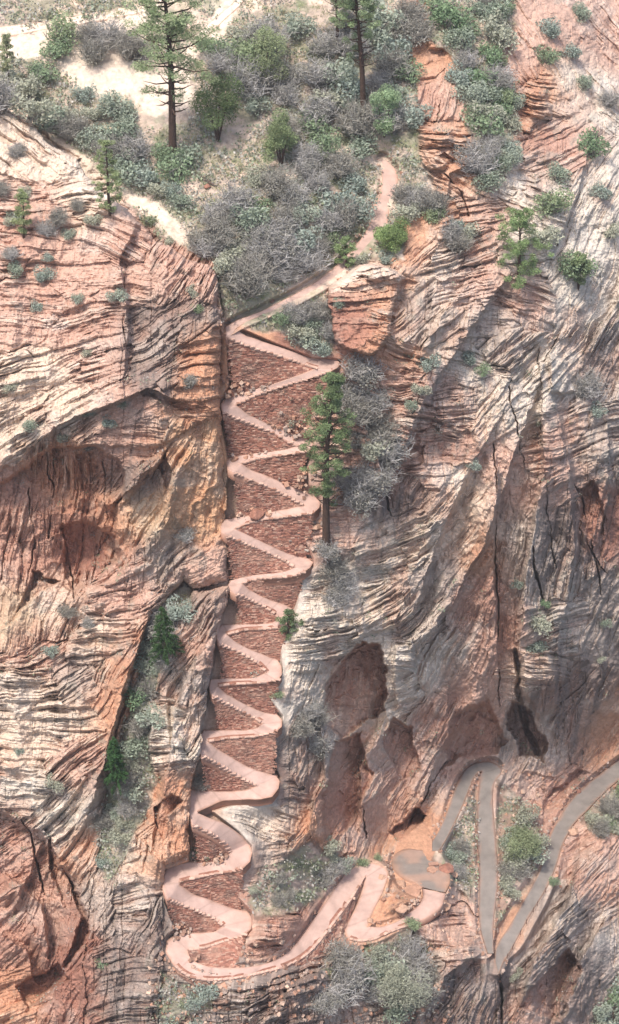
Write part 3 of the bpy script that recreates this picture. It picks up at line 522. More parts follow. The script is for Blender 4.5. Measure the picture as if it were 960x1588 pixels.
def road_d(A, B, m):
    """distance outside a road, from its centre line minus its half width"""
    a = np.stack(to_px(A), -1); b = np.stack(to_px(B), -1); c = (a+b)/2; h = np.hypot(*(a-b).T)/2
    best = np.full(U.shape, 999, np.float32); zm = (A[:, 2]+B[:, 2])/2
    for k in range(len(c)-1):
        ax, ay = c[k]; bx, by = c[k+1]; mm = m+max(h[k], h[k+1])
        i0, i1 = np.searchsorted(US, [min(ax, bx)-mm, max(ax, bx)+mm]); j0, j1 = np.searchsorted(VS, [min(ay, by)-mm, max(ay, by)+mm]); sl_ = (slice(j0, j1), slice(i0, i1))
        x = U[sl_]; y = V[sl_]; ex, ey = bx-ax, by-ay; t = np.clip(((x-ax)*ex+(y-ay)*ey)/(ex*ex+ey*ey+1e-6), 0, 1)
        q = np.hypot(x-ax-t*ex, y-ay-t*ey)-(h[k]*(1-t)+h[k+1]*t); w_ = q < rd[sl_]; rd[sl_] = np.where(w_, q, rd[sl_]); rz[sl_] = np.where(w_, zm[k]*(1-t)+zm[k+1]*t, rz[sl_])
rd = np.full(U.shape, 999, np.float32); rz = np.zeros(U.shape, np.float32)
road_d(SECA[:70], SECB[:70], 30); road_d(SECA[nz-14:], SECB[nz-14:], 30); road_d(aa, ab, 30); road_d(a2a, a2b, 30)
front = (d_lb > 0) | (d_rib > 0)
kz = np.where(front, 1, ss(2, 26, np.minimum(-d_zig, rd)))
disp = disp-FRESH*(.9*(ss(-.1, .25, fbm(U/24, V/13, 111, 3)*2)-.5)+.5*fbm(U/8, V/8, 112, 3)*2)
disp = (disp+relief)*(.0+1.0*kz)
back = np.where(front, 0, 1.45*ss(-1, 5, d_zig)*(rd > 3))
_, dyr, dzr = dirs(U, V); y_road = (dyr*(rz+Z0)/dzr-Y0).astype(np.float32)+.22
wr = np.where(front, 0, 1-ss(0, 7, rd))
yfin = (yf+disp+back)*(1-wr)+y_road*wr
P = at_y(U, V, yfin).astype(np.float32)

# ---- colours of the rock itself
col = basec.copy()
lay = r2_*.3+r3*.25+.45*np.clip(.5+lens*.8, 0, 1)
cream = np.array((224,206,186), np.float32); redd = np.array((178,120,96), np.float32); vcol = np.array((118,104,98), np.float32); white = np.array((214,206,196), np.float32)
def mixc(col, c, m): return col*(1-m[..., None])+c*m[..., None]
col = mixc(col, cream, .50*ss(.5, .8, lay)*np.clip(stre*patch*1.3, 0, 1))
col = mixc(col, redd, .34*ss(.5, .15, lay)*np.clip(stre*patch*1.3+.1, 0, 1))
col = mixc(col, redd, .30*ss(.1, .45, fbm(U/45, V/70, 101, 4)*2))
col = mixc(col, white, .30*ss(.1, .45, fbm(U/60, V/40, 102, 4)*2))
sk = fbm(U/7+.15*V/7, V/80, 103, 4)*2
col = mixc(col, vcol, .62*ss(.3, .7, varn)*ss(-.25, .3, sk+fbm(U/35, V/60, 104, 3)))
col = mixc(col, vcol, .42*ss(.28, .6, sk)*ss(.05, .4, varn))
col = mixc(col, np.array((150,150,138), np.float32), .35*ss(.2, .5, fbm(U/14, V/14, 105, 4)*2)*ss(-.1, .3, fbm(U/90, V/90, 106, 2)*2))
g = fbm(U/26, V/16, 107, 4)*2+.35*fbm(U/6, V/4, 108, 3)*2
sc_ = mixc(soilc, np.array((150,146,120), np.float32), .75*ss(-.15, .25, g))
sc_ = mixc(sc_, np.array((112,124,84), np.float32), .6*ss(.25, .55, fbm(U/40, V/24, 109, 4)*2+.25*g))
sc_ = mixc(sc_, np.array((226,196,172), np.float32), .7*ss(.1, .5, fbm(U/50, V/26, 110, 3)*2-.3*g))
# pale open sand on the upper left
SAND = [([(-200,60),(100,40),(240,12),(245,50),(205,70),(215,110),(260,110),(300,70),(330,20),(360,-30),(385,-20),(340,60),(300,110),(290,170),(240,180),(200,150),(130,160),(100,110),(60,90),(-200,130)], .85),([(0,150),(60,180),(110,225),(190,290),(260,330),(250,350),(150,290),(60,215),(-60,180)], .8),([(505,218),(560,235),(600,250),(575,260),(520,240)], .8),([(190,285),(260,325),(300,380),(270,385),(215,330)], .7),([(370,505),(420,518),(500,535),(515,560),(430,545),(380,522)], .8)]
for poly, a in SAND: sc_ = mixc(sc_, np.array((232,208,186), np.float32), a*ss(-6, 6, sdist(poly, 20, 1.8)))
col = mixc(col, sc_, soil)
gully_c = np.array((178,142,122), np.float32)
col = mixc(col, gully_c, ss(0, 10, d_zig)*(~front)*.8)
fr_ = FRESH*(1-.35*ss(-.2, .4, sk)); col = mixc(col, np.array((186,124,98), np.float32), fr_); col = mixc(col, cream, .55*pm_*ss(470, 440, V)*ss(.35, .7, h1(bk_, 49)))
gl = col@np.array((.3, .59, .11), np.float32); col = col+(gl[..., None]-col)*(.22+.05*ss(540, 640, U))[..., None]; ALB = .84
lc = np.clip(col/255, 0, 1); lc = np.where(lc <= .04045, lc/12.92, ((lc+.055)/1.055)**2.4).astype(np.float32)*ALB
# ---- split into the parts of the canyon
reg = np.zeros(U.shape, np.int8)                      # 0 cliff
reg[soil > .5] = 1                                    # hillside
reg[(d_zig > 0)] = 2                                  # gully
reg[(d_out > 0) & (V > 1250)] = 5; reg[d_nose > 0] = 5; reg[(V > 1530) & (U > 240) & (reg == 0)] = 5
reg[d_rib > 0] = 4; reg[d_lb > 0] = 3
idx = np.arange(NV*NU).reshape(NV, NU)
quads = np.stack([idx[:-1, :-1], idx[1:, :-1], idx[1:, 1:], idx[:-1, 1:]], -1).reshape(-1, 4)
qr = reg[:-1, :-1].ravel(); PV = P.reshape(-1, 3); LC = lc.reshape(-1, 3)
for r, nm in enumerate(['cliff', 'hillside', 'gully_slope', 'buttress', 'rock_rib', 'outcrop']):
    q = quads[qr == r]
    if not len(q): continue
    un, inv = np.unique(q, return_inverse=True)
    o = link(nm, mesh_np(nm, PV[un], inv.reshape(-1, 4), r in (1, 2), LC[un]), M_SOIL if r == 1 else M_ROCK); o['kind'] = 'structure'
def ground(u, v):
    iu = np.clip(np.interp(u, US, np.arange(NU)), 0, NU-1.01); iv = np.clip(np.interp(v, VS, np.arange(NV)), 0, NV-1.01)
    a, b = int(iv), int(iu); return P[a, b].astype(float)

# ------------------------------------------------------------------ dry-stone retaining walls under each leg, with their coping stones
RED = [lin(c, .8) for c in ((166,118,101), (152,108,93), (180,136,118), (138,98,87), (190,154,136), (160,113,97))]
RED = np.array(RED)
def wall(name_i, top, bot, label, course=None, seed=0, cope=True, pale=0.0, ragged=(0, 0)):
    """top, bot: matching rows of 3-D points; the face between them is laid in courses of uneven blocks"""
    course = course or .17+.11*float(h1(seed, 3)); n0 = len(top); Lc = np.r_[0, np.cumsum(np.linalg.norm(np.diff(top, axis=0), axis=1))]; n = max(8, int(Lc[-1]/.08)); q = np.linspace(0, Lc[-1], n)
    f = lambda A: np.stack([np.interp(q, Lc, A[:, k]) for k in range(3)], -1)
    T = f(top); B = f(bot); Hm = np.linalg.norm(T-B, axis=1); hh = max(Hm.max(), .3); m = max(5, int(hh/.06))
    g = np.linspace(0, 1, m); Vv = T[:, None]*(1-g)[None, :, None]+B[:, None]*g[None, :, None]
    tang = np.gradient(T, axis=0); tang[:, 2] = 0; tang /= np.linalg.norm(tang, axis=1)[:, None]+1e-9
    nor = np.stack([tang[:, 1], -tang[:, 0], 0*tang[:, 0]], -1); nor *= np.sign(-(nor[:, 1:2])-.15*(0)) if True else 1
    zz_ = Vv[..., 2]*np.median(Hm/np.maximum(np.abs(T[:, 2]-B[:, 2]), .2)); s_ = q[:, None]+0*zz_
    zz2 = zz_+.06*np.sin(s_*.9+seed)+.05*(vn(s_*1.3, zz_*2, seed)-.5)
    row = np.floor(zz2/course+.35*vn(zz2*1.1/course, zz2*0, seed)); fr = zz2/course+.35*vn(zz2*1.1/course, zz2*0, seed)-row
    bl = .30+.45*h1(row, seed+2); cx = s_/bl+7*h1(row, seed+4); blk = np.floor(cx); fx = cx-blk
    big_ = h2(np.floor(row/2), np.floor(s_/1.1+5*h1(np.floor(row/2), seed+31)), seed+30) > .80; r = np.where(big_, h2(np.floor(row/2), np.floor(s_/1.1), seed+33), h2(row, blk, seed))
    joint = np.minimum(np.minimum(fr, 1-fr)*course, np.minimum(fx, 1-fx)*bl); jd = ss(0, .045, joint)
    dep = (.10*(r-.5)-.07*(1-jd)+.10*(fbm(s_*.8, zz_*.8, seed+6)*2))
    dep[:, -1] = 0
    Vv = Vv+nor[:, None]*dep[..., None]
    c = RED[(h2(row, blk, seed+8)*5.99).astype(int)]*(.86+.28*r)[..., None]
    st = fbm(s_*.5, zz_*.7, seed+12)*2
    c = c*(1-.45*ss(.1, .5, st)[..., None])+lin((96,86,80), .8)*.45*ss(.1, .5, st)[..., None]
    pal = lin((196,160,140), .8); pm = (pale+.5*ss(.15, .5, fbm(s_*.35, zz_*.5, seed+14)*2))[..., None]; c = c*(1-pm*.6)+pal*pm*.6
    c_ = c; ve = Vv.reshape(-1, 3); i = np.arange(n-1)[:, None]*m; j = np.arange(m-1)[None]
    Fq = np.stack([i+j, i+j+1, i+m+j+1, i+m+j], -1).reshape(-1, 4)
    rr = row[:-1, :-1]; lim0 = .9*h1(rr, seed+50)*ragged[0]*(.3+g[None, :-1]); lim1 = .9*h1(rr, seed+51)*ragged[1]*(.3+g[None, :-1]); sm = s_[:-1, :-1]
    Fq = Fq[((sm > lim0) & (sm < Lc[-1]-lim1)).ravel()]
    # a back and a top so that the wall has thickness
    bk = np.concatenate([T-nor*.7, B-nor*.7]); nb = len(ve); k = np.arange(n-1)
    F2 = np.stack([nb+k, nb+k+1, nb+n+k+1, nb+n+k], -1)[:0]; F3 = np.stack([k*m, (k+1)*m, nb+k+1, nb+k], -1)
    va = np.concatenate([ve, bk]); ca = np.concatenate([c.reshape(-1, 3), np.tile(RED[0]*.8, (2*n, 1))])
    o = link('retaining_wall', mesh_np('retaining_wall', va, np.concatenate([Fq, F2, F3]), False, ca), M_WALL); tag(o, label, 'wall', 'masonry walls of the switchbacks')
    if cope:
        rg = random.Random(seed); mb = MB(); d = .15
        while d < Lc[-1]-.2:
            L = rg.uniform(.5, .95); kk = np.interp(d+L/2, q, np.arange(n)); k0 = int(kk); p = T[k0]; tg = tang[k0]; nn = nor[k0]; hgt = rg.uniform(.05, .11)
            if rg.random() > .06:
                cc = lin((206,172,156), .8)*rg.uniform(.8, 1.12) if rg.random() < .86 else lin((164,126,110), .8)
                yaw = rg.uniform(-.12, .12); t2 = tg*math.cos(yaw)+nn*math.sin(yaw); n2 = nn*math.cos(yaw)-tg*math.sin(yaw)
                mb.box(p-nn*.06+np.array([0, 0, rg.uniform(.0, .05)]), t2*L*.48, n2*rg.uniform(.16, .24), np.array([0, 0, hgt]), cc)
            d += L
        if mb.V: link('coping', mb.mesh('coping'), M_STONE, o)
    return o
def along(A, u):
    px, py = to_px(A); od = np.argsort(px); return np.stack([np.interp(u, px[od], A[od, k]) for k in range(3)], -1)
ORD = 'highest,second highest,third from the top,fourth from the top,fifth from the top,sixth from the top,seventh from the top,eighth from the top,ninth from the top,tenth from the top,ninth from the bottom,eighth from the bottom,seventh from the bottom,sixth from the bottom,fifth from the bottom,fourth from the bottom,third from the bottom,second from the bottom,lowest'.split(',')
XTRA = {0:'with a grey crag at its left end', 1:'partly behind the tall green pine', 2:'grey shrub before its left end', 3:'by the pine trunk', 4:'with a boulder at its foot', 5:'above the pine foot', 6:'below the sixth zigzag bend', 7:'low with pale stones', 8:'left of the small dark fir', 9:'ending at the pale layered cliff', 10:'with a rough grey right end', 11:'narrow and wedge shaped', 12:'dark red against the steep rib', 13:'broad with a pale base', 14:'dark and bushy at its foot', 15:'rough, over pale outcrop', 16:'with green plants at its foot', 17:'below the wide pale bend', 18:'weeds at its left end', 19:'over the last wide bend'}
for i in range(len(LEG3)):
    if i == 15: continue                        # here the trail runs over natural rock
    d, up, lo = LEG3[i]
    if i+1 < len(LEG3): nxt = LEG3[i+1][1]
    else:
        nxt = np.concatenate([lo[-1:], tb[:60]]) ; k_ = np.argmax(to_px(nxt)[0]); nxt = nxt[:k_+1]
    top = lo[::-1] if d == 'L' else lo          # so that it runs left to right
    pu = to_px(top)[0]; top = top[np.argsort(pu)]; pu = np.sort(pu)
    bot = along(nxt, pu); bot[:, 2] -= .25
    # open end: keep the wall upright past the end of the next leg
    over = bot[:, 1] > top[:, 1]+.35; bot[over, 1] = top[over, 1]+.35
    bot[:, 0] = top[:, 0]
    wall(i, top, bot, f'red sandstone wall, {ORD[i-(i > 15)]} in the zigzag, {XTRA[i]}'.replace('  ', ' '), seed=40+i, pale=.25 if i in (7, 9, 13) else 0, ragged=(1.3, 0) if d == 'R' else (0, 1.3))
# wall between the two long legs of the lower bend, and the rim wall that carries the last wide turn
nA = len(ta); pa_ = np.stack(to_px(ta), -1)
k1 = int(np.argmin(np.hypot(pa_[:, 0]-440, pa_[:, 1]-1500))); k2 = int(np.argmin(np.hypot(pa_[:, 0]-566, pa_[:, 1]-1359)))
topw = ta[k1:k2+1]; ptop = pa_[k1:k2+1]
foot = [(440,1522),(470,1512),(500,1500),(520,1478),(534,1446),(541,1426),(550,1404),(558,1385),(564,1368),(567,1361)]
fl = resample(foot, len(topw)); hz = np.interp(np.linspace(0, 1, len(topw)), [0, .5, 1], [topw[0, 2]-2.2, ta[k2+12, 2]-1.6, topw[-1, 2]-.25])
wall(30, topw, at_z(fl[:, 0], fl[:, 1], hz), 'long slanting red wall of rough blocks between two parallel legs at the bottom right bend', seed=71)
k0 = int(np.argmin(np.hypot(pa_[:, 0]-272, pa_[:, 1]-1498))); topr = ta[k0:k1]
bt = topr.copy(); bt[:, 2] -= np.interp(np.linspace(0, 1, len(bt)), [0, .15, .6, 1], [.4, 1.2, 1.7, 2.2]); bt[:, 1] -= .15
wall(31, topr, bt, 'low curved red wall carrying the lowest wide bend of the trail', seed=72)
# stub wall under the far bend, and the low wall along the pink path near the junction
kq = [int(np.argmin(np.hypot(pa_[:, 0]-a, pa_[:, 1]-b))) for a, b in ((540,1456),(640,1432))]
tq = ta[kq[0]:kq[1]]; bq = tq.copy(); bq[:, 2] -= 1.1; bq[:, 1] -= .1
wall(32, tq, bq, 'low broken stone edge below the short pink leg above the grey thicket', seed=73, pale=.5)

# ------------------------------------------------------------------ rocks
def boulder_mesh(seed, flat=.7, cut=9, tint=(178,128,108)):
    rg = np.random.default_rng(seed); nu, nv = 34, 22
    a = np.linspace(0, 2*math.pi, nu, endpoint=False); b = np.linspace(-math.pi/2, math.pi/2, nv)
    D = np.stack([np.outer(np.cos(b), np.cos(a)), np.outer(np.cos(b), np.sin(a)), np.outer(np.sin(b), np.ones(nu))], -1)
    r = np.full(D.shape[:2], 1.15)
    for _ in range(cut):
        n_ = rg.normal(size=3); n_ /= np.linalg.norm(n_); r = np.minimum(r, rg.uniform(.5, .95)/np.maximum(D@n_, .05))
    r *= 1+.07*(fbm(D[..., 0]*1.6+seed, D[..., 1]*1.6+D[..., 2]*1.3, seed, 4)*2)
    Vv = D*r[..., None]; Vv[..., 2] *= flat
    i = np.arange(nv-1)[:, None]*nu; j = np.arange(nu)[None]; k = (j+1) % nu
    Fq = np.stack([i+j, i+k, i+nu+k, i+nu+j], -1).reshape(-1, 4)
    Vv = Vv.reshape(-1, 3); n1 = fbm(Vv[:, 0]*1.5+Vv[:, 2], Vv[:, 1]*1.5, seed+5, 3)
    return mesh_np('boulder', Vv, Fq, False, lin(tint, .8)[None]*(1+.35*n1[:, None]))
BM = [boulder_mesh(201, tint=(178,140,120)), boulder_mesh(202, .85, 12, (160,116,100)), boulder_mesh(203, .6, 8, (196,160,138)), boulder_mesh(204, .75, 10, (190,180,168))]
for m_ in BM: m_.materials.append(M_STONE)
def front_y(u, v): return ground(u, v)
ROCKS = [(399,783,11,1,'squarish dark boulder lying at the foot of the fifth zigzag wall',.9),(416,786,5,0,'small red block beside the squarish boulder under the fifth wall',0),
 (713,1303,9,3,'white block on the slope between the two asphalt legs',0),(668,1345,8,0,'red block at the top of the rough stone steps beside the asphalt bend',0),(592,1356,6,2,'pale stone on the bank by the top of the lower bend',0),(692,1342,11,1,'large dark rock at the right corner of the asphalt bend',0),(640,1378,14,0,'rounded red rock inside the short pink bend',0),(622,1402,10,2,'tan rock on the bank inside the short pink bend, below the rounded red rock',0),(575,1424,5,2,'small tan stone at the inner corner of the short pink leg',0),(692,1402,8,2,'pale stone at the end of the pink path by the junction',0),

 (648,1370,9,0,'reddish rock between the asphalt bend and the pink path',0),(622,1366,10,2,'tan rock on the lower edge of the asphalt bend',0),(702,1352,8,2,'pale slab below the dark rock at the asphalt bend',0),(300,1262,6,1,'dark stone at the inner corner of the open left bend',0),(318,1266,4,0,'small stone beside the dark stone at the open left bend',0),(896,1222,6,1,'dark stone above the asphalt path near the right edge',0),(850,1303,5,2,'small stone on the edge of the asphalt path below the red bank',0),(888,1285,9,2,'smooth tan rock beside the asphalt path, right of its bend',0),(826,1262,5,3,'tiny white stone at the foot of the red bank',0),(322,287,5,1,'small dark stone by the fallen log',0),(640,700,9,2,'pale block on a ledge right of the bare thicket',0),(490,812,8,2,'pale flat rock right of the sixth bend by the pine',0),(476,848,7,3,'grey rock below the pale flat rock by the pine',0),(470,760,7,2,'pale ledge block behind the pine trunk',0)]
for (u, v, r, k, lab, lift) in ROCKS:
    p = ground(u, v+r*.5); s_ = r/11.0
    if lab.startswith('squarish'): p = p+np.array([0, -1.6, .2])
    if 'under the fifth wall' in lab: p = p+np.array([0, -1.5, .1])
    o = link('boulder', BM[k], None); o.location = p+np.array([0, -.2, .25*s_]); o.scale = (s_*1.1, s_, s_*.95); o.rotation_euler = (0, 0, h1(u*7+v)*6.28); tag(o, lab, 'rock')
# rough steps by the asphalt bend
st = MB()
for k in range(4):
    q = at_z(672, 1338+k*9, ground(672, 1340)[2]-.15-k*.32+.6); st.box(q+np.array([0, -.3, 0]), np.array([.75, .1, 0]), np.array([-.03, .3, 0]), np.array([0, 0, .17]), lin((176,138,120), .8)*(1-.06*k))
o = link('stone_steps', st.mesh('stone_steps'), M_STONE); tag(o, 'short flight of rough stone steps beside the asphalt bend', 'steps')

# ------------------------------------------------------------------ rail posts along the outer edge of the asphalt path
def post_mesh():
    mb = MB(); mb.tube([(0, 0, -.3), (0, 0, .6), (.01, 0, 1.15)], [.05, .045, .045], 6, lin((112,84,74), .8)); return mb.mesh('rail_post')
pm = post_mesh(); pm.materials.append(M_METAL)
pa2 = np.stack(to_px(a2a), -1)
PLAB = ['lowest rail post on the asphalt path edge', 'second rail post up from the foot of the asphalt leg', 'third rail post up the asphalt leg', 'fourth rail post up the asphalt leg', 'fifth rail post up the asphalt leg', 'sixth rail post up the asphalt leg', 'seventh rail post, highest on the asphalt leg']
tops = []
for lab, (u, v) in zip(PLAB, ((783,1484),(791,1468),(800,1450),(810,1432),(820,1412),(829,1395),(838,1378))):
    k = int(np.argmin(np.hypot(pa2[:, 0]-u, pa2[:, 1]-v))); p = a2a[k]
    o = link('rail_post', pm, None); o.location = p+np.array([.12, -.05, 0]); tops.append(np.array(o.location)+[0, 0, 1.05]); tag(o, 'thin rusty '+lab, 'post', 'rail posts along the asphalt path')
mb = MB()
for a, b in zip(tops[:-1], tops[1:]):
    for dz in (0, -.45):
        t = np.linspace(0, 1, 6)[:, None]; P_ = a*(1-t)+b*t; P_[:, 2] += dz-.12*np.sin(t[:, 0]*math.pi); mb.tube(P_, .02, 4, lin((104,86,78), .8))
tag(link('guard_chain', mb.mesh('guard_chain'), M_METAL), 'thin rusty chain strung between the rail posts of the asphalt path', 'chain')
o = link('sign_post', pm, None); p = ground(729, 1392); o.location = p; o.scale = (1.2, 1.2, 1.9); tag(o, 'lone dark post at the rim left of the asphalt leg', 'post')

# ------------------------------------------------------------------ pale dirt tracks on the upper left slope
def track(pl, half):
    c = smooth_pl(resample(pl, 40), 2); A = []; B = []
    for k in range(40):
        h = half*(1+.35*(vn(k*.4, half, 9)-.5)); A.append(ground(c[k, 0], c[k, 1]+h)); B.append(ground(c[k, 0], c[k, 1]-h))
    A = smooth_pl(A, 3); B = smooth_pl(B, 3); A[:, 2] += .12; B[:, 2] += .16
    ribbon('dirt_path', A, B, M_SOIL, lin((236,216,198), .82), .5)
track([(-40,56),(20,49),(100,36),(170,24),(240,10),(300,-14)], 7)
track([(392,-30),(372,4),(345,28),(318,52),(300,66)], 8)
# ------------------------------------------------------------------ loose stones along the path edges and under the walls
def rubble(n, seed):
    rg = np.random.default_rng(seed); mb = MB(); D = []
    for A, B, cnt in ((aa, ab, .34), (a2a, a2b, .3), (SECA[nz-14:], SECB[nz-14:], .28), (SECA[:70], SECB[:70], .08)):
        for side, oth in ((A, B), (B, A)):
            for _ in range(int(n*cnt/2)):
                k = rg.integers(0, len(side)); d = side[k]-oth[k]; d = d/(np.linalg.norm(d)+1e-6); D.append((*to_px(side[k]+d*abs(rg.normal())*.55+rg.normal(size=3)*.15), rg.uniform(.08, .3)))
    for _ in range(int(n*.5)):
        u, v = rg.uniform(230, 700), rg.uniform(1460, 1590); D.append((u, v, rg.uniform(.1, .35)))
    for u0, v0, su, sv, m in ((400,597,32,7,60),(450,662,28,10,70),(405,790,24,6,40),(480,812,14,20,50),(470,735,16,10,40),(640,1395,30,18,80),(715,1330,16,30,60),(800,1300,22,30,60),(330,1320,22,8,40),(300,1425,20,8,40),(850,1235,25,22,60),(390,700,20,4,20)):
        for _ in range(m): D.append((rg.normal(u0, su), rg.normal(v0, sv), rg.uniform(.08, .38)))
    cs = [lin(c, .8) for c in ((190,148,126),(206,176,156),(160,128,112),(178,158,146))]
    for u, v, s_ in D:
        i, j = int(np.clip(np.interp(v, VS, np.arange(NV)), 0, NV-1)), int(np.clip(np.interp(u, US, np.arange(NU)), 0, NU-1))
        if rd[i, j] < 0: continue
        p = P[i, j].astype(float)+(np.array([0, -1.5, .1]) if d_zig[i, j] > 3 else 0); R = rsph_(rg, 3); s3 = s_*rg.uniform(.5, 1, 3)
        ax = R[0]; ay = np.cross(R[1], ax); ay /= np.linalg.norm(ay)+1e-9; az = np.cross(ax, ay)
        mb.box(p, ax*s3[0], ay*s3[1], az*s3[2], cs[rg.integers(0, 4)]*rg.uniform(.8, 1.15))
    o = link('rubble', mb.mesh('rubble'), M_STONE); o['kind'] = 'stuff'
def rsph_(rg, n):
    d = rg.normal(size=(n, 3)); return d/np.linalg.norm(d, axis=1)[:, None]
rubble(1500, 77)

# ------------------------------------------------------------------ shrubs: prototypes with leaf-sized faces and real stems, copied and turned
def rsph(rg, n):
    d = rg.normal(size=(n, 3)); return d/np.linalg.norm(d, axis=1)[:, None]
def leaf_quads(mb, Pn, rg, size, c, up=.3, m=0, asp=.55):
    n = len(Pn); a = rsph(rg, n); a[:, 2] *= .7; a /= np.linalg.norm(a, axis=1)[:, None]; b = np.cross(a, rsph(rg, n)); b /= np.linalg.norm(b, axis=1)[:, None]+1e-9
    s = size*rg.uniform(.6, 1.3, n)[:, None]; A = a*s; B = b*s*asp
    Vv = np.stack([Pn-A, Pn-B*.9, Pn+A, Pn+B*.9], 1).reshape(-1, 3)
    cc = np.repeat(np.asarray(c)*rg.uniform(.78, 1.22, n)[:, None], 4, 0)
    mb.add(Vv, np.arange(4*n).reshape(-1, 4), cc, m)
def stems(mb, rg, n, r0, h, rad, c, m=1, twigs=3, curl=.35, thin=1.0):
    for _ in range(n):
        th = rg.uniform(0, 6.283); el = rg.uniform(.15, 1.0); L = rg.uniform(.65, 1.05)
        d = np.array([math.cos(th)*rad*el, math.sin(th)*rad*el, h*(1.05-.55*el*el)])*L
        p0 = np.array([math.cos(th), math.sin(th), 0])*r0*rg.uniform(0, 1); bend = rsph(rg, 1)[0]*curl*rad*.4
        t = np.linspace(0, 1, 4)[:, None]; P_ = p0+d*t+bend*np.sin(t*math.pi); cc = c*rg.uniform(.7, 1.3)
        mb.tube(P_, np.array([.045, .035, .026, .014])*thin, 3, cc, m)
        for _k in range(twigs):
            k = rg.uniform(.35, 1); q = p0+d*k+bend*math.sin(k*math.pi); e = rsph(rg, 1)[0]*.42*rad*rg.uniform(.5, 1.1); e[2] = abs(e[2])*.8
            mb.tube([q, q+e*.5+[0, 0, .03], q+e], np.array([.022, .017, .009])*thin, 3, cc*rg.uniform(.8, 1.25), m)
def lumpy(rg, n, rad, h, lobes):
    """points through the volume of a few uneven lobes, denser at the skin"""
    cs = np.stack([rg.uniform(-.55, .55, lobes)*rad, rg.uniform(-.55, .55, lobes)*rad, rg.uniform(.3, .72, lobes)*h], -1); rs = rg.uniform(.3, .55, lobes)*rad
    k = rg.integers(0, lobes, n); d = rsph(rg, n)*(rg.uniform(.25, 1, n)**.45)[:, None]*rs[k][:, None]; d[:, 2] *= .85*h/rad/.9
    P_ = cs[k]+d; P_[:, 2] = np.maximum(P_[:, 2], .03); return P_
G_TWIG = lin((180,177,174), 1.0); G_TW2 = lin((166,162,154), 1.0)
def shrub_bare(seed):      # leafless grey brush
    rg = np.random.default_rng(seed); mb = MB(); stems(mb, rg, 95, .25, 1.5, 1.15, G_TWIG if seed % 2 else G_TW2, 0, 8, .35, .5)
    leaf_quads(mb, lumpy(rg, 900, 1.15, 1.45, 9), rg, .05, lin((166,164,154), .95), m=0); return mb.mesh('shrub')
def shrub_sage(seed, c=(150,158,136), n=1100):
    rg = np.random.default_rng(seed); mb = MB(); stems(mb, rg, 18, .2, 1.0, .9, G_TW2, 0, 2)
    leaf_quads(mb, lumpy(rg, n, 1.1, 1.25, 9), rg, .085, lin(c, 1.3), m=0); return mb.mesh('shrub')
def shrub_green(seed, c=(124,140,112)):
    return shrub_sage(seed, c, 950)
PROTO = {'bare': [shrub_bare(s) for s in (1, 2, 3, 4)], 'sage': [shrub_sage(11, (146,154,140)), shrub_sage(12, (140,150,140)), shrub_sage(13, (156,158,142)), shrub_sage(14, (136,146,130))], 'green': [shrub_green(21), shrub_green(22, (114,134,104)), shrub_green(23, (130,142,112))]}
for k, L_ in PROTO.items():
    for m_ in L_: m_.materials.append(M_LEAF)
RS = random.Random(5); NSH = [0]
def shrub(u, v, r, kind, label, group=None, squash=1.0):
    """r: half width in photo pixels"""
    p = ground(u, v+r*.45); s_ = r/11.0*1.22; me = RS.choice(PROTO[kind]); o = link('shrub', me, None)
    o.location = p+np.array([0, -.05, -.12]); o.scale = (s_*RS.uniform(.9, 1.15), s_*RS.uniform(.9, 1.15), s_*RS.uniform(.8, 1.1)*squash); o.rotation_euler = (RS.uniform(-.12, .12), RS.uniform(-.12, .12), RS.uniform(0, 6.28))
    tag(o, label, 'shrub', group); NSH[0] += 1
def inside(poly, x, y):
    c = False; n = len(poly)
    for k in range(n):
        ax, ay = poly[k]; bx, by = poly[(k+1) % n]
        if (ay > y) != (by > y) and x < (bx-ax)*(y-ay)/(by-ay)+ax: c = not c
    return c
def thicket(poly, n, r0, r1, mix, where, gap=.85):
    xs = [p[0] for p in poly]; ys = [p[1] for p in poly]; got = []; tries = 0; names = {'bare': 'grey leafless shrub', 'sage': 'grey green shrub', 'green': 'darker green shrub'}
    while len(got) < n and tries < n*300:
        tries += 1; x = RS.uniform(min(xs), max(xs)); y = RS.uniform(min(ys), max(ys)); r = RS.uniform(r0, r1)
        if not inside(poly, x, y) or any(math.hypot(x-a, (y-b)*1.3) < gap*(r+c) for a, b, c in got): 
            continue
        i, j = int(np.clip(np.interp(y, VS, np.arange(NV)), 0, NV-1)), int(np.clip(np.interp(x, US, np.arange(NU)), 0, NU-1))
        if rd[i, j] < r*.85 or d_zig[i, j] > -r*.3: continue
        got.append((x, y, r))
    for x, y, r in got:
        r *= 1.22; q = RS.random(); k = 'bare' if q < mix[0] else 'sage' if q < mix[0]+mix[1] else 'green'
        lab = names[k]+' '+where; shrub(x, y, r, k, lab, lab)
thicket([(300,372),(330,325),(420,250),(520,238),(585,292),(575,342),(540,380),(500,415),(430,462),(362,455),(340,410)], 35, 15, 28, (.6, .34, .06), 'in the thicket above the topmost zigzag bend', .62)
thicket([(405,488),(490,458),(515,500),(512,530),(480,545),(430,520)], 10, 10, 19, (.5, .35, .15), 'in the triangle under the straight upper leg', .6)
thicket([(325,40),(640,25),(645,200),(600,240),(520,232),(470,215),(400,205),(380,120),(320,110)], 39, 16, 30, (.42, .46, .12), 'on the upper slope behind the tall pines', .68)
thicket([(0,130),(120,100),(205,185),(300,235),(310,310),(250,335),(190,290),(100,200),(0,165)], 24, 13, 24, (.4, .52, .08), 'on the sandy slope left of the tall pine', .72)
thicket([(85,45),(195,40),(205,85),(140,100),(85,92)], 6, 18, 26, (.6, .3, .1), 'in the clump below the pale track at the upper left', .6)
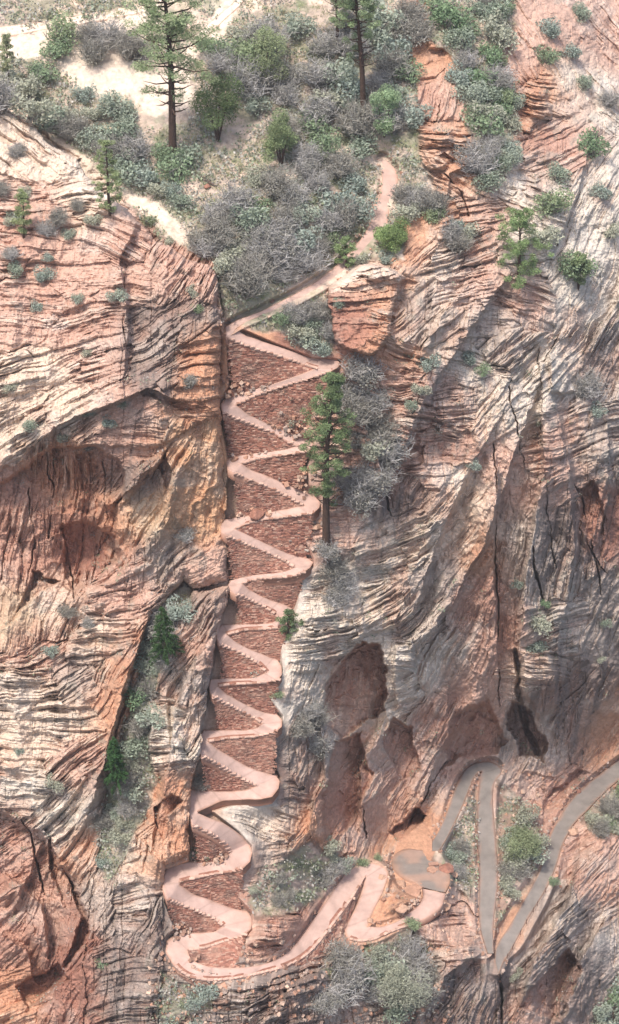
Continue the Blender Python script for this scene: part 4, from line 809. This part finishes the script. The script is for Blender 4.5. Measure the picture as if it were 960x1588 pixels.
thicket([(650,-5),(790,-10),(800,60),(790,110),(806,200),(800,240),(755,300),(735,262),(718,160),(690,60)], 30, 13, 25, (.25, .6, .15), 'in the brush strip between red ledges and pale slabs', .66)
thicket([(622,275),(655,300),(735,372),(715,395),(680,345),(630,335)], 10, 12, 22, (.45, .5, .05), 'beside the orange ledges right of the upper path', .62)
thicket([(535,555),(575,570),(605,700),(572,780),(525,745),(545,650)], 12, 18, 30, (.9, .1, 0), 'in the bare thicket behind the tall zigzag pine', .6)
thicket([(488,850),(530,840),(535,920),(500,935)], 4, 15, 23, (.9, .1, 0), 'right of the eighth bend, above the pale cliff', .6)
thicket([(262,925),(292,930),(262,1000),(244,1060),(215,1075),(236,975)], 8, 13, 22, (.65, .35, 0), 'in the upper part of the cleft left of the zigzag', .6)
thicket([(214,1075),(240,1070),(225,1180),(205,1250),(175,1300),(195,1200)], 9, 12, 22, (.45, .5, .05), 'in the middle of the cleft left of the zigzag', .6)
thicket([(160,1260),(205,1250),(215,1300),(180,1350),(155,1340)], 5, 10, 17, (.45, .5, .05), 'in the foot of the cleft left of the zigzag', .6)
thicket([(500,1490),(560,1470),(655,1460),(675,1520),(640,1570),(500,1600)], 10, 18, 34, (.85, .15, 0), 'in the grey thicket below the short pink leg', .6)
thicket([(895,1540),(970,1500),(975,1600),(880,1600)], 6, 16, 26, (.2, .7, .1), 'in the lower right corner', .6)
thicket([(772,1265),(815,1262),(842,1300),(835,1330),(790,1345)], 6, 14, 24, (.2, .55, .25), 'on the bank between the two asphalt legs', .6)
thicket([(692,1300),(735,1290),(738,1360),(705,1365)], 4, 11, 17, (.5, .35, .15), 'between the legs of the asphalt hairpin', .6)
thicket([(772,1345),(810,1345),(800,1395),(778,1410)], 4, 10, 15, (.4, .6, 0), 'below the bank, left of the asphalt ramp', .6)
thicket([(905,1235),(970,1200),(975,1285),(930,1290)], 6, 13, 22, (.3, .6, .1), 'beside the asphalt path at the right edge', .6)
thicket([(448,1080),(490,1070),(492,1165),(465,1180)], 4, 14, 22, (1, 0, 0), 'on the dark ledge right of the thirteenth bend', .6)
thicket([(385,1375),(430,1345),(470,1370),(440,1405),(400,1400)], 4, 7, 11, (.7, .3, 0), 'on the small slope right of the lowest bends', .6)
thicket([(485,1300),(530,1295),(535,1340),(500,1370)], 5, 10, 17, (.4, .5, .1), 'above the long slanting leg at the bottom', .6)
thicket([(245,1545),(330,1535),(350,1600),(240,1605)], 5, 11, 18, (.4, .6, 0), 'at the bottom edge below the lowest bend', .6)
thicket([(345,655),(368,660),(366,695),(348,698)], 1, 16, 18, (1, 0, 0), 'tucked at the left end of the third wall', .6)
thicket([(-5,235),(70,225),(140,290),(150,340),(110,430),(-5,420)], 9, 8, 13, (.3, .6, .1), 'on the broken upper beds of the left buttress', .9)
ONES = [ # on the rock faces, each by itself
 (60,110,'sage','on the bank at the left edge below the pale track'),(140,545,'sage','on the banded left buttress, highest one mid face'),(57,475,'sage','on the left buttress by a short crack'),(120,465,'sage','on a thin ledge of the left buttress'),(182,460,'sage','on the left buttress at the fold line'),
 (300,452,'sage','near the nose of the left buttress, below the crest'),(308,478,'green','on the nose of the left buttress just under its twin'),(20,600,'sage','rounded, alone on the left edge of the buttress'),(135,690,'bare','on the brow over the red alcoves'),(95,680,'sage','on the brow over the red alcoves, left one'),(45,660,'sage','on the slanting pale beds near the left edge'),(170,655,'sage','on the brow by the dark streak'),(135,640,'sage','on the slanting beds above the red alcoves'),(190,625,'sage','on the fold below the dark face'),(295,595,'bare','on the orange ledge under the dark face'),
 (105,948,'bare','on the pale shelf below the red alcoves'),(138,968,'bare','lower on the pale shelf below the red alcoves'),(80,1010,'sage','on the grey beds below the pale shelf'),(85,1215,'sage','on the pale cross beds at lower left'),(30,1165,'sage','tiny, on the pale beds near the left edge'),(160,1490,'green','in the gap at the foot of the left cliff'),(286,830,'bare','in the seam between the red cliff and its smooth nose'),
 (175,215,'sage','on the crest of the left buttress'),(40,300,'sage','on the upper left beds'),(105,365,'sage','on the stepped beds left of the small pine'),(75,400,'sage','on the broken beds under the leaning little pine'),(235,345,'green','on the crest right of the small pine'),(262,375,'sage','on the crest near the buttress nose'),(120,320,'bare','on the bank left of the small pine'),(25,335,'sage','at the left edge by the leaning little pine'),
 (665,562,'sage','on the tan ledge right of the red promontory'),(725,555,'sage','on the ledge beside the tan ledge bush'),(748,575,'green','small, on a ledge amid the right cliff'),(637,630,'sage','on the banded face right of the bare thicket'),(652,605,'sage','small, above its neighbour on the banded face'),(850,315,'green','in the slab notch, larger upper one'),(840,368,'sage','under the slab notch, beside the round pine'),(895,415,'green','long, below the pale slabs right of the round pine'),(915,228,'green','alone on the pale slabs at upper right'),(905,128,'sage','small, high on the pale slabs'),(930,298,'sage','near the right edge of the pale slabs'),(945,360,'sage','at the right edge beside the grey slab'),(865,270,'sage','small, in a joint of the pale slabs'),(945,155,'bare','at the right edge high on the slabs'),
 (905,600,'bare','hanging from the gully in the right cliff'),(925,635,'sage','lower in the right cliff gully'),(832,960,'sage','in the dark niche of the right cliff'),(828,1000,'sage','lower in the dark niche of the right cliff'),(845,935,'green','at the top of the dark niche of the right cliff'),(938,965,'sage','on the right edge ledge level with the dark niche'),(930,1020,'sage','on the right edge under the ledge bush'),(800,905,'sage','small, left of the dark niche'),(838,655,'sage','on the block at the top of the long crack'),(735,720,'sage','in the slanting seam of the right cliff'),
 (600,400,'sage','on top of the red promontory'),(560,405,'sage','on the left top of the red promontory'),(525,470,'sage','against the left wall of the red promontory'),(850,45,'sage','on the slabs near the top, left one'),(885,80,'sage','on the slabs near the top, right one'),(850,90,'green','on the slabs near the top, lowest of that row'),(900,20,'sage','in the upper right corner of the slabs'),
 (430,1075,'green','on the grey lip right of the twelfth bend'),(640,1428,'green','on the brink of the short pink leg'),(800,1510,'sage','at the foot of the asphalt ramp'),(860,1365,'green','on the brink right of the asphalt ramp'),(560,1335,'green','bright, above the head of the lower bend'),(585,1330,'green','bright, right of the head of the lower bend'),(320,1325,'green','in the weeds of the sixteenth wall corner'),(300,1325,'sage','in the same corner, left of the weeds'),(315,1215,'bare','dark, at the foot of the fourteenth wall'),(270,1425,'sage','at the left end of the wall over the last wide bend'),(398,1043,'sage','on the inner corner of the eleventh leg'),(700,1325,'green','bright, left of the straight asphalt leg'),
 (420,600,'green','low, on the scree under the first wall, right one'),(380,602,'green','low, on the scree under the first wall, left one'),(455,655,'sage','on the red scree under the second wall'),(470,640,'bare','beside the pine on the red scree under the second wall')]
for q in ONES:
    u, v, k, where = q[:4]; r = {'bare': 12, 'sage': 11, 'green': 11}[k]*RS.uniform(.8, 1.25)
    if (u, v) in ((850,315),(840,368),(895,415),(915,228),(905,600),(925,635),(832,960),(828,1000),(665,562)): r *= 1.9
    if 'slab' in where: r *= 1.55
    if where.startswith('bright') or where.startswith('low'): r *= .8
    if where.startswith('tiny'): r *= .6
    shrub(u, v, r, k, {'bare': 'grey twiggy shrub', 'sage': 'grey green shrub', 'green': 'green shrub'}[k]+' '+where)


# ------------------------------------------------------------------ trees
BARK = lin((98,78,68), .7)
def tree(u, v, hpx, kind, label, seed, wpx=40, lean=0.0, bare=.35, green=(110,140,92), group=None, name=None, fwd=0.0):
    gm = sum(green)/3; green = tuple(.7*c+.3*gm+d for c, d in zip(green, (8, 6, -4))); base = ground(u, v); base = at_y(u, v, base[1]-fwd); H = hpx/11.0/CP*(1 if True else 0); W_ = wpx/11.0; rg = np.random.default_rng(seed)
    e = bpy.data.objects.new(name or {'pine': 'pine_tree', 'fir': 'fir_tree', 'round': 'juniper_tree'}[kind], None); COL.objects.link(e); e.location = base+np.array([0, 0, -.2]); tag(e, label, 'tree', group)
    tk = MB(); cr = MB(); r0 = max(.10, H*.016)
    t = np.linspace(0, 1, 14); sway = np.stack([.012*H*np.sin(t*4+seed)+lean*H*t, .010*H*np.sin(t*5+2*seed), H*t], -1)
    at = lambda f: np.array([np.interp(f, t, sway[:, k]) for k in range(3)])
    if kind == 'pine':
        tk.tube(sway, r0*(1.25-1.05*t)+.03, 7, BARK)
        nb = max(18, int(H*2.9)); lobes = []
        for b in range(nb):
            f = bare*.55+(1-bare*.55)*(b+rg.random())/nb; p = at(f); th = b*2.4+rg.uniform(-.5, .5); prof = math.sin(min(1, (1-f)*1.25+.12)*math.pi*.62)
            dead = f < bare; L = W_*.5*prof*rg.uniform(.55, 1.2)*(.6 if dead else 1)
            d = np.array([math.cos(th), math.sin(th), rg.uniform(-.15, .3)+.35*f])*L; mid_ = p+d*.55+[0, 0, -.05*L]; q = p+d+[0, 0, .08*L]
            tk.tube([p, mid_, q], [r0*.30, r0*.2, .02], 4, BARK*rg.uniform(.8, 1.2))
            if dead and rg.random() < .75: continue
            for c in range(rg.integers(2, 5)):
                lobes.append((p+d*rg.uniform(.5, 1.08)+rsph(rg, 1)[0]*L*.22+[0, 0, .06*L], rg.uniform(.4, .75)*max(.8, W_*.17)))
        for c in range(5): lobes.append((at(rg.uniform(.93, 1.0))+rsph(rg, 1)[0]*.3, .45*max(.7, W_*.14)))
        for p, r in lobes:
            n = int(46*min(3.5, (r/.5)**2)+20); P_ = p+rsph(rg, n)*(rg.uniform(.1, 1, n)**.5)[:, None]*r*np.array([1, 1, .62])
            leaf_quads(cr, P_, rg, .17, lin(green, 1.2)*rg.uniform(.75, 1.25), asp=.30)
    elif kind == 'fir':
        tk.tube(sway, r0*(1.2-1.0*t)+.02, 6, BARK)
        for b in range(int(H*16)):
            f = .05+.95*rg.random()**.85; p = at(f); th = rg.uniform(0, 6.283); L = W_*.5*(1-f)**.68*rg.uniform(.8, 1.12)+.12
            d = np.array([math.cos(th), math.sin(th), 0])*L; n = int(16+L*40); k = rg.uniform(.3, 1, n)[:, None]
            P_ = p+d*k+np.array([0, 0, 1])*(-.28*L*k**1.5+.10*rg.normal(size=(n, 1)))+rsph(rg, n)*.13
            leaf_quads(cr, P_, rg, .14, lin(green, 1.0)*rg.uniform(.8, 1.2), asp=.35)
    else:
        for k in range(4):
            th = k*1.6+rg.uniform(0, .6); d = np.array([math.cos(th)*W_*.22, math.sin(th)*W_*.22, H*.6]); tk.tube([np.zeros(3), d*.45+rsph(rg, 1)[0]*.1, d], [r0*1.1, r0*.7, r0*.3], 5, BARK)
        nl = 18; c = np.stack([rg.uniform(-.36, .36, nl)*W_, rg.uniform(-.36, .36, nl)*W_, rg.uniform(.25, .86, nl)*H], -1); rr = rg.uniform(.16, .27, nl)*W_
        for p, r in zip(c, rr):
            n = int(140+220*r); P_ = p+rsph(rg, n)*(rg.uniform(.2, 1, n)**.45)[:, None]*r*np.array([1, 1, .9]); leaf_quads(cr, P_, rg, .13, lin(green, 1.2)*rg.uniform(.75, 1.25), asp=.6)
    link('trunk', tk.mesh('trunk', True), M_BARK, e); link('crown', cr.mesh('crown'), M_LEAF, e)
    return e
tree(270,241,262,'pine','tall ponderosa pine with a long bare trunk on the upper left slope',301,128,-.02,.42,(134,158,118))
tree(562,182,205,'pine','tall pine with a slim bare trunk on the upper slope, rightmost of the upper pines',302,78,-.06,.62,(122,146,110))
tree(522,82,110,'pine','pine with a dark straight trunk cut by the top edge, left of the slim one',303,70,0,.6,(122,146,110))
tree(503,842,252,'pine','tall pine with a green top standing in front of the right ends of the zigzag',304,76,.04,.42,(108,134,94))
tree(17,142,80,'pine','thin pole of a pine at the upper left edge',305,26,0,.5,(140,150,120))
tree(172,332,98,'pine','small pine on the crest of the left buttress',306,46,-.02,.15,(128,148,106))
tree(37,368,62,'pine','little leaning pine on the beds of the left buttress',307,34,.05,.2,(132,150,108))
tree(802,440,106,'pine','broad bright pine on the brow of the right cliff',308,76,-.02,.05,(120,150,100))
tree(257,1022,84,'fir','dense dark green fir in the cleft, upper and broader of the two',309,60,0,0,(60,100,62), fwd=1.6)
tree(182,1218,84,'fir','dense green fir in the cleft, lower and slimmer of the two',310,46,0,0,(58,106,62), fwd=2.4)
tree(338,218,96,'round','dark green juniper right of the tall upper pine',311,78,0,0,(98,122,84))
tree(436,258,80,'round','round green juniper in the middle of the upper slope',312,62,0,0,(116,136,100))
tree(410,132,90,'round','grey green juniper high on the upper slope',313,72,0,0,(128,144,112))
tree(596,212,74,'round','pale green juniper right of the slim pine',314,58,0,0,(132,162,128))
tree(536,416,44,'pine','small bright pine where the upper path passes the red promontory',315,30,0,.05,(126,152,106))
tree(604,386,38,'round','green bush-like juniper at the right edge of the upper path',316,54,0,0,(118,146,92))
tree(447,988,44,'pine','small dark fir-like tree at the right end of the ninth bend',317,36,0,.1,(100,126,92))
tree(810,1335,60,'round','grey green tree with a bright side on the bank between the asphalt legs',318,66,0,0,(126,142,112))
tree(897,448,62,'round','slender green juniper right of the broad bright pine',319,34,0,0,(118,140,104))
tree(615,1560,95,'round','large pale grey bush-tree in the thicket below the short pink leg',320,100,0,0,(150,156,146))
# fallen log
mb = MB(); p0 = ground(306, 274); p1 = ground(336, 292); tt = np.linspace(0, 1, 6)[:, None]; mb.tube(p0*(1-tt)+p1*tt+[0, 0, .25], [.2, .2, .18, .17, .14, .08], 7, lin((110,94,86), .7))
mb.tube([p0*.5+p1*.5+[0, 0, .3], p0*.45+p1*.55+[.3, .2, .9]], [.06, .02], 4, lin((110,94,86), .7))
tag(link('fallen_log', mb.mesh('fallen_log', True), M_BARK), 'grey fallen log lying on the slope below the tall upper pine', 'log')

# ------------------------------------------------------------------ what nobody could count: grass and low scrub between the shrubs
def cover(name, n, size, colours, seed, blades=True, want=1, rock=False):
    rg = np.random.default_rng(seed); mb = MB(); uu = rg.uniform(-15, 975, n); vv = rg.uniform(-15, 1600, n)
    iu = np.interp(uu, US, np.arange(NU)).astype(int); iv = np.interp(vv, VS, np.arange(NV)).astype(int)
    pr = vn(uu/34, vv/22, seed)*.7+vn(uu/9, vv/6, seed+1)*.3
    ok = (soil[iv, iu] > .6)*(rd[iv, iu] > 4)*(d_zig[iv, iu] < -5)*(pr > want)*(sandm[iv, iu] < .45) if not rock else (soil[iv, iu] < .4)*(rd[iv, iu] > 6)*(d_zig[iv, iu] < -8)*(pr > want)*(disp[iv, iu]-disp[np.maximum(iv-5, 0), iu] < -.5)
    uu, vv, iu, iv = (a[ok] for a in (uu, vv, iu, iv)); pts = P[iv, iu].astype(float)
    k = 7 if blades else 9
    Pn = np.repeat(pts, k, 0); m_ = len(Pn); sz = np.repeat(rg.uniform(.6, 1.4, len(pts)), k)*size
    off = rsph(rg, m_)*sz[:, None]; off[:, 2] = np.abs(off[:, 2])*.8
    cols = np.repeat(np.array([lin(c, 1.1) for c in colours])[rg.integers(0, len(colours), len(pts))], k, 0)
    n_ = m_; a = rsph(rg, n_); a[:, 2] = np.abs(a[:, 2])+(.8 if blades else 0); a /= np.linalg.norm(a, axis=1)[:, None]; b = np.cross(a, rsph(rg, n_)); b /= np.linalg.norm(b, axis=1)[:, None]+1e-9
    A = a*sz[:, None]*(.55 if blades else .28); B = b*sz[:, None]*(.08 if blades else .17); Q = Pn+off
    Vv = np.stack([Q-A, Q-B, Q+A, Q+B], 1).reshape(-1, 3); mb.add(Vv, np.arange(4*n_).reshape(-1, 4), np.repeat(cols*rg.uniform(.7, 1.3, n_)[:, None], 4, 0))
    o = link(name, mb.mesh(name), M_LEAF); o['kind'] = 'stuff'; return o
sandm = np.zeros(U.shape, np.float32)
for poly, a in SAND: sandm = np.maximum(sandm, a*ss(-6, 6, sdist(poly, 20, 1.8)))
cover('grass', 60000, .42, [(158,158,122),(140,156,110),(170,162,136)], 501, True, .50)
cover('low_scrub', 34000, .8, [(164,164,154),(152,160,142),(170,166,160),(146,154,130)], 502, False, .40)
cover('ledge_scrub', 26000, .42, [(150,150,136),(136,148,124),(160,154,148)], 503, False, .56, True)
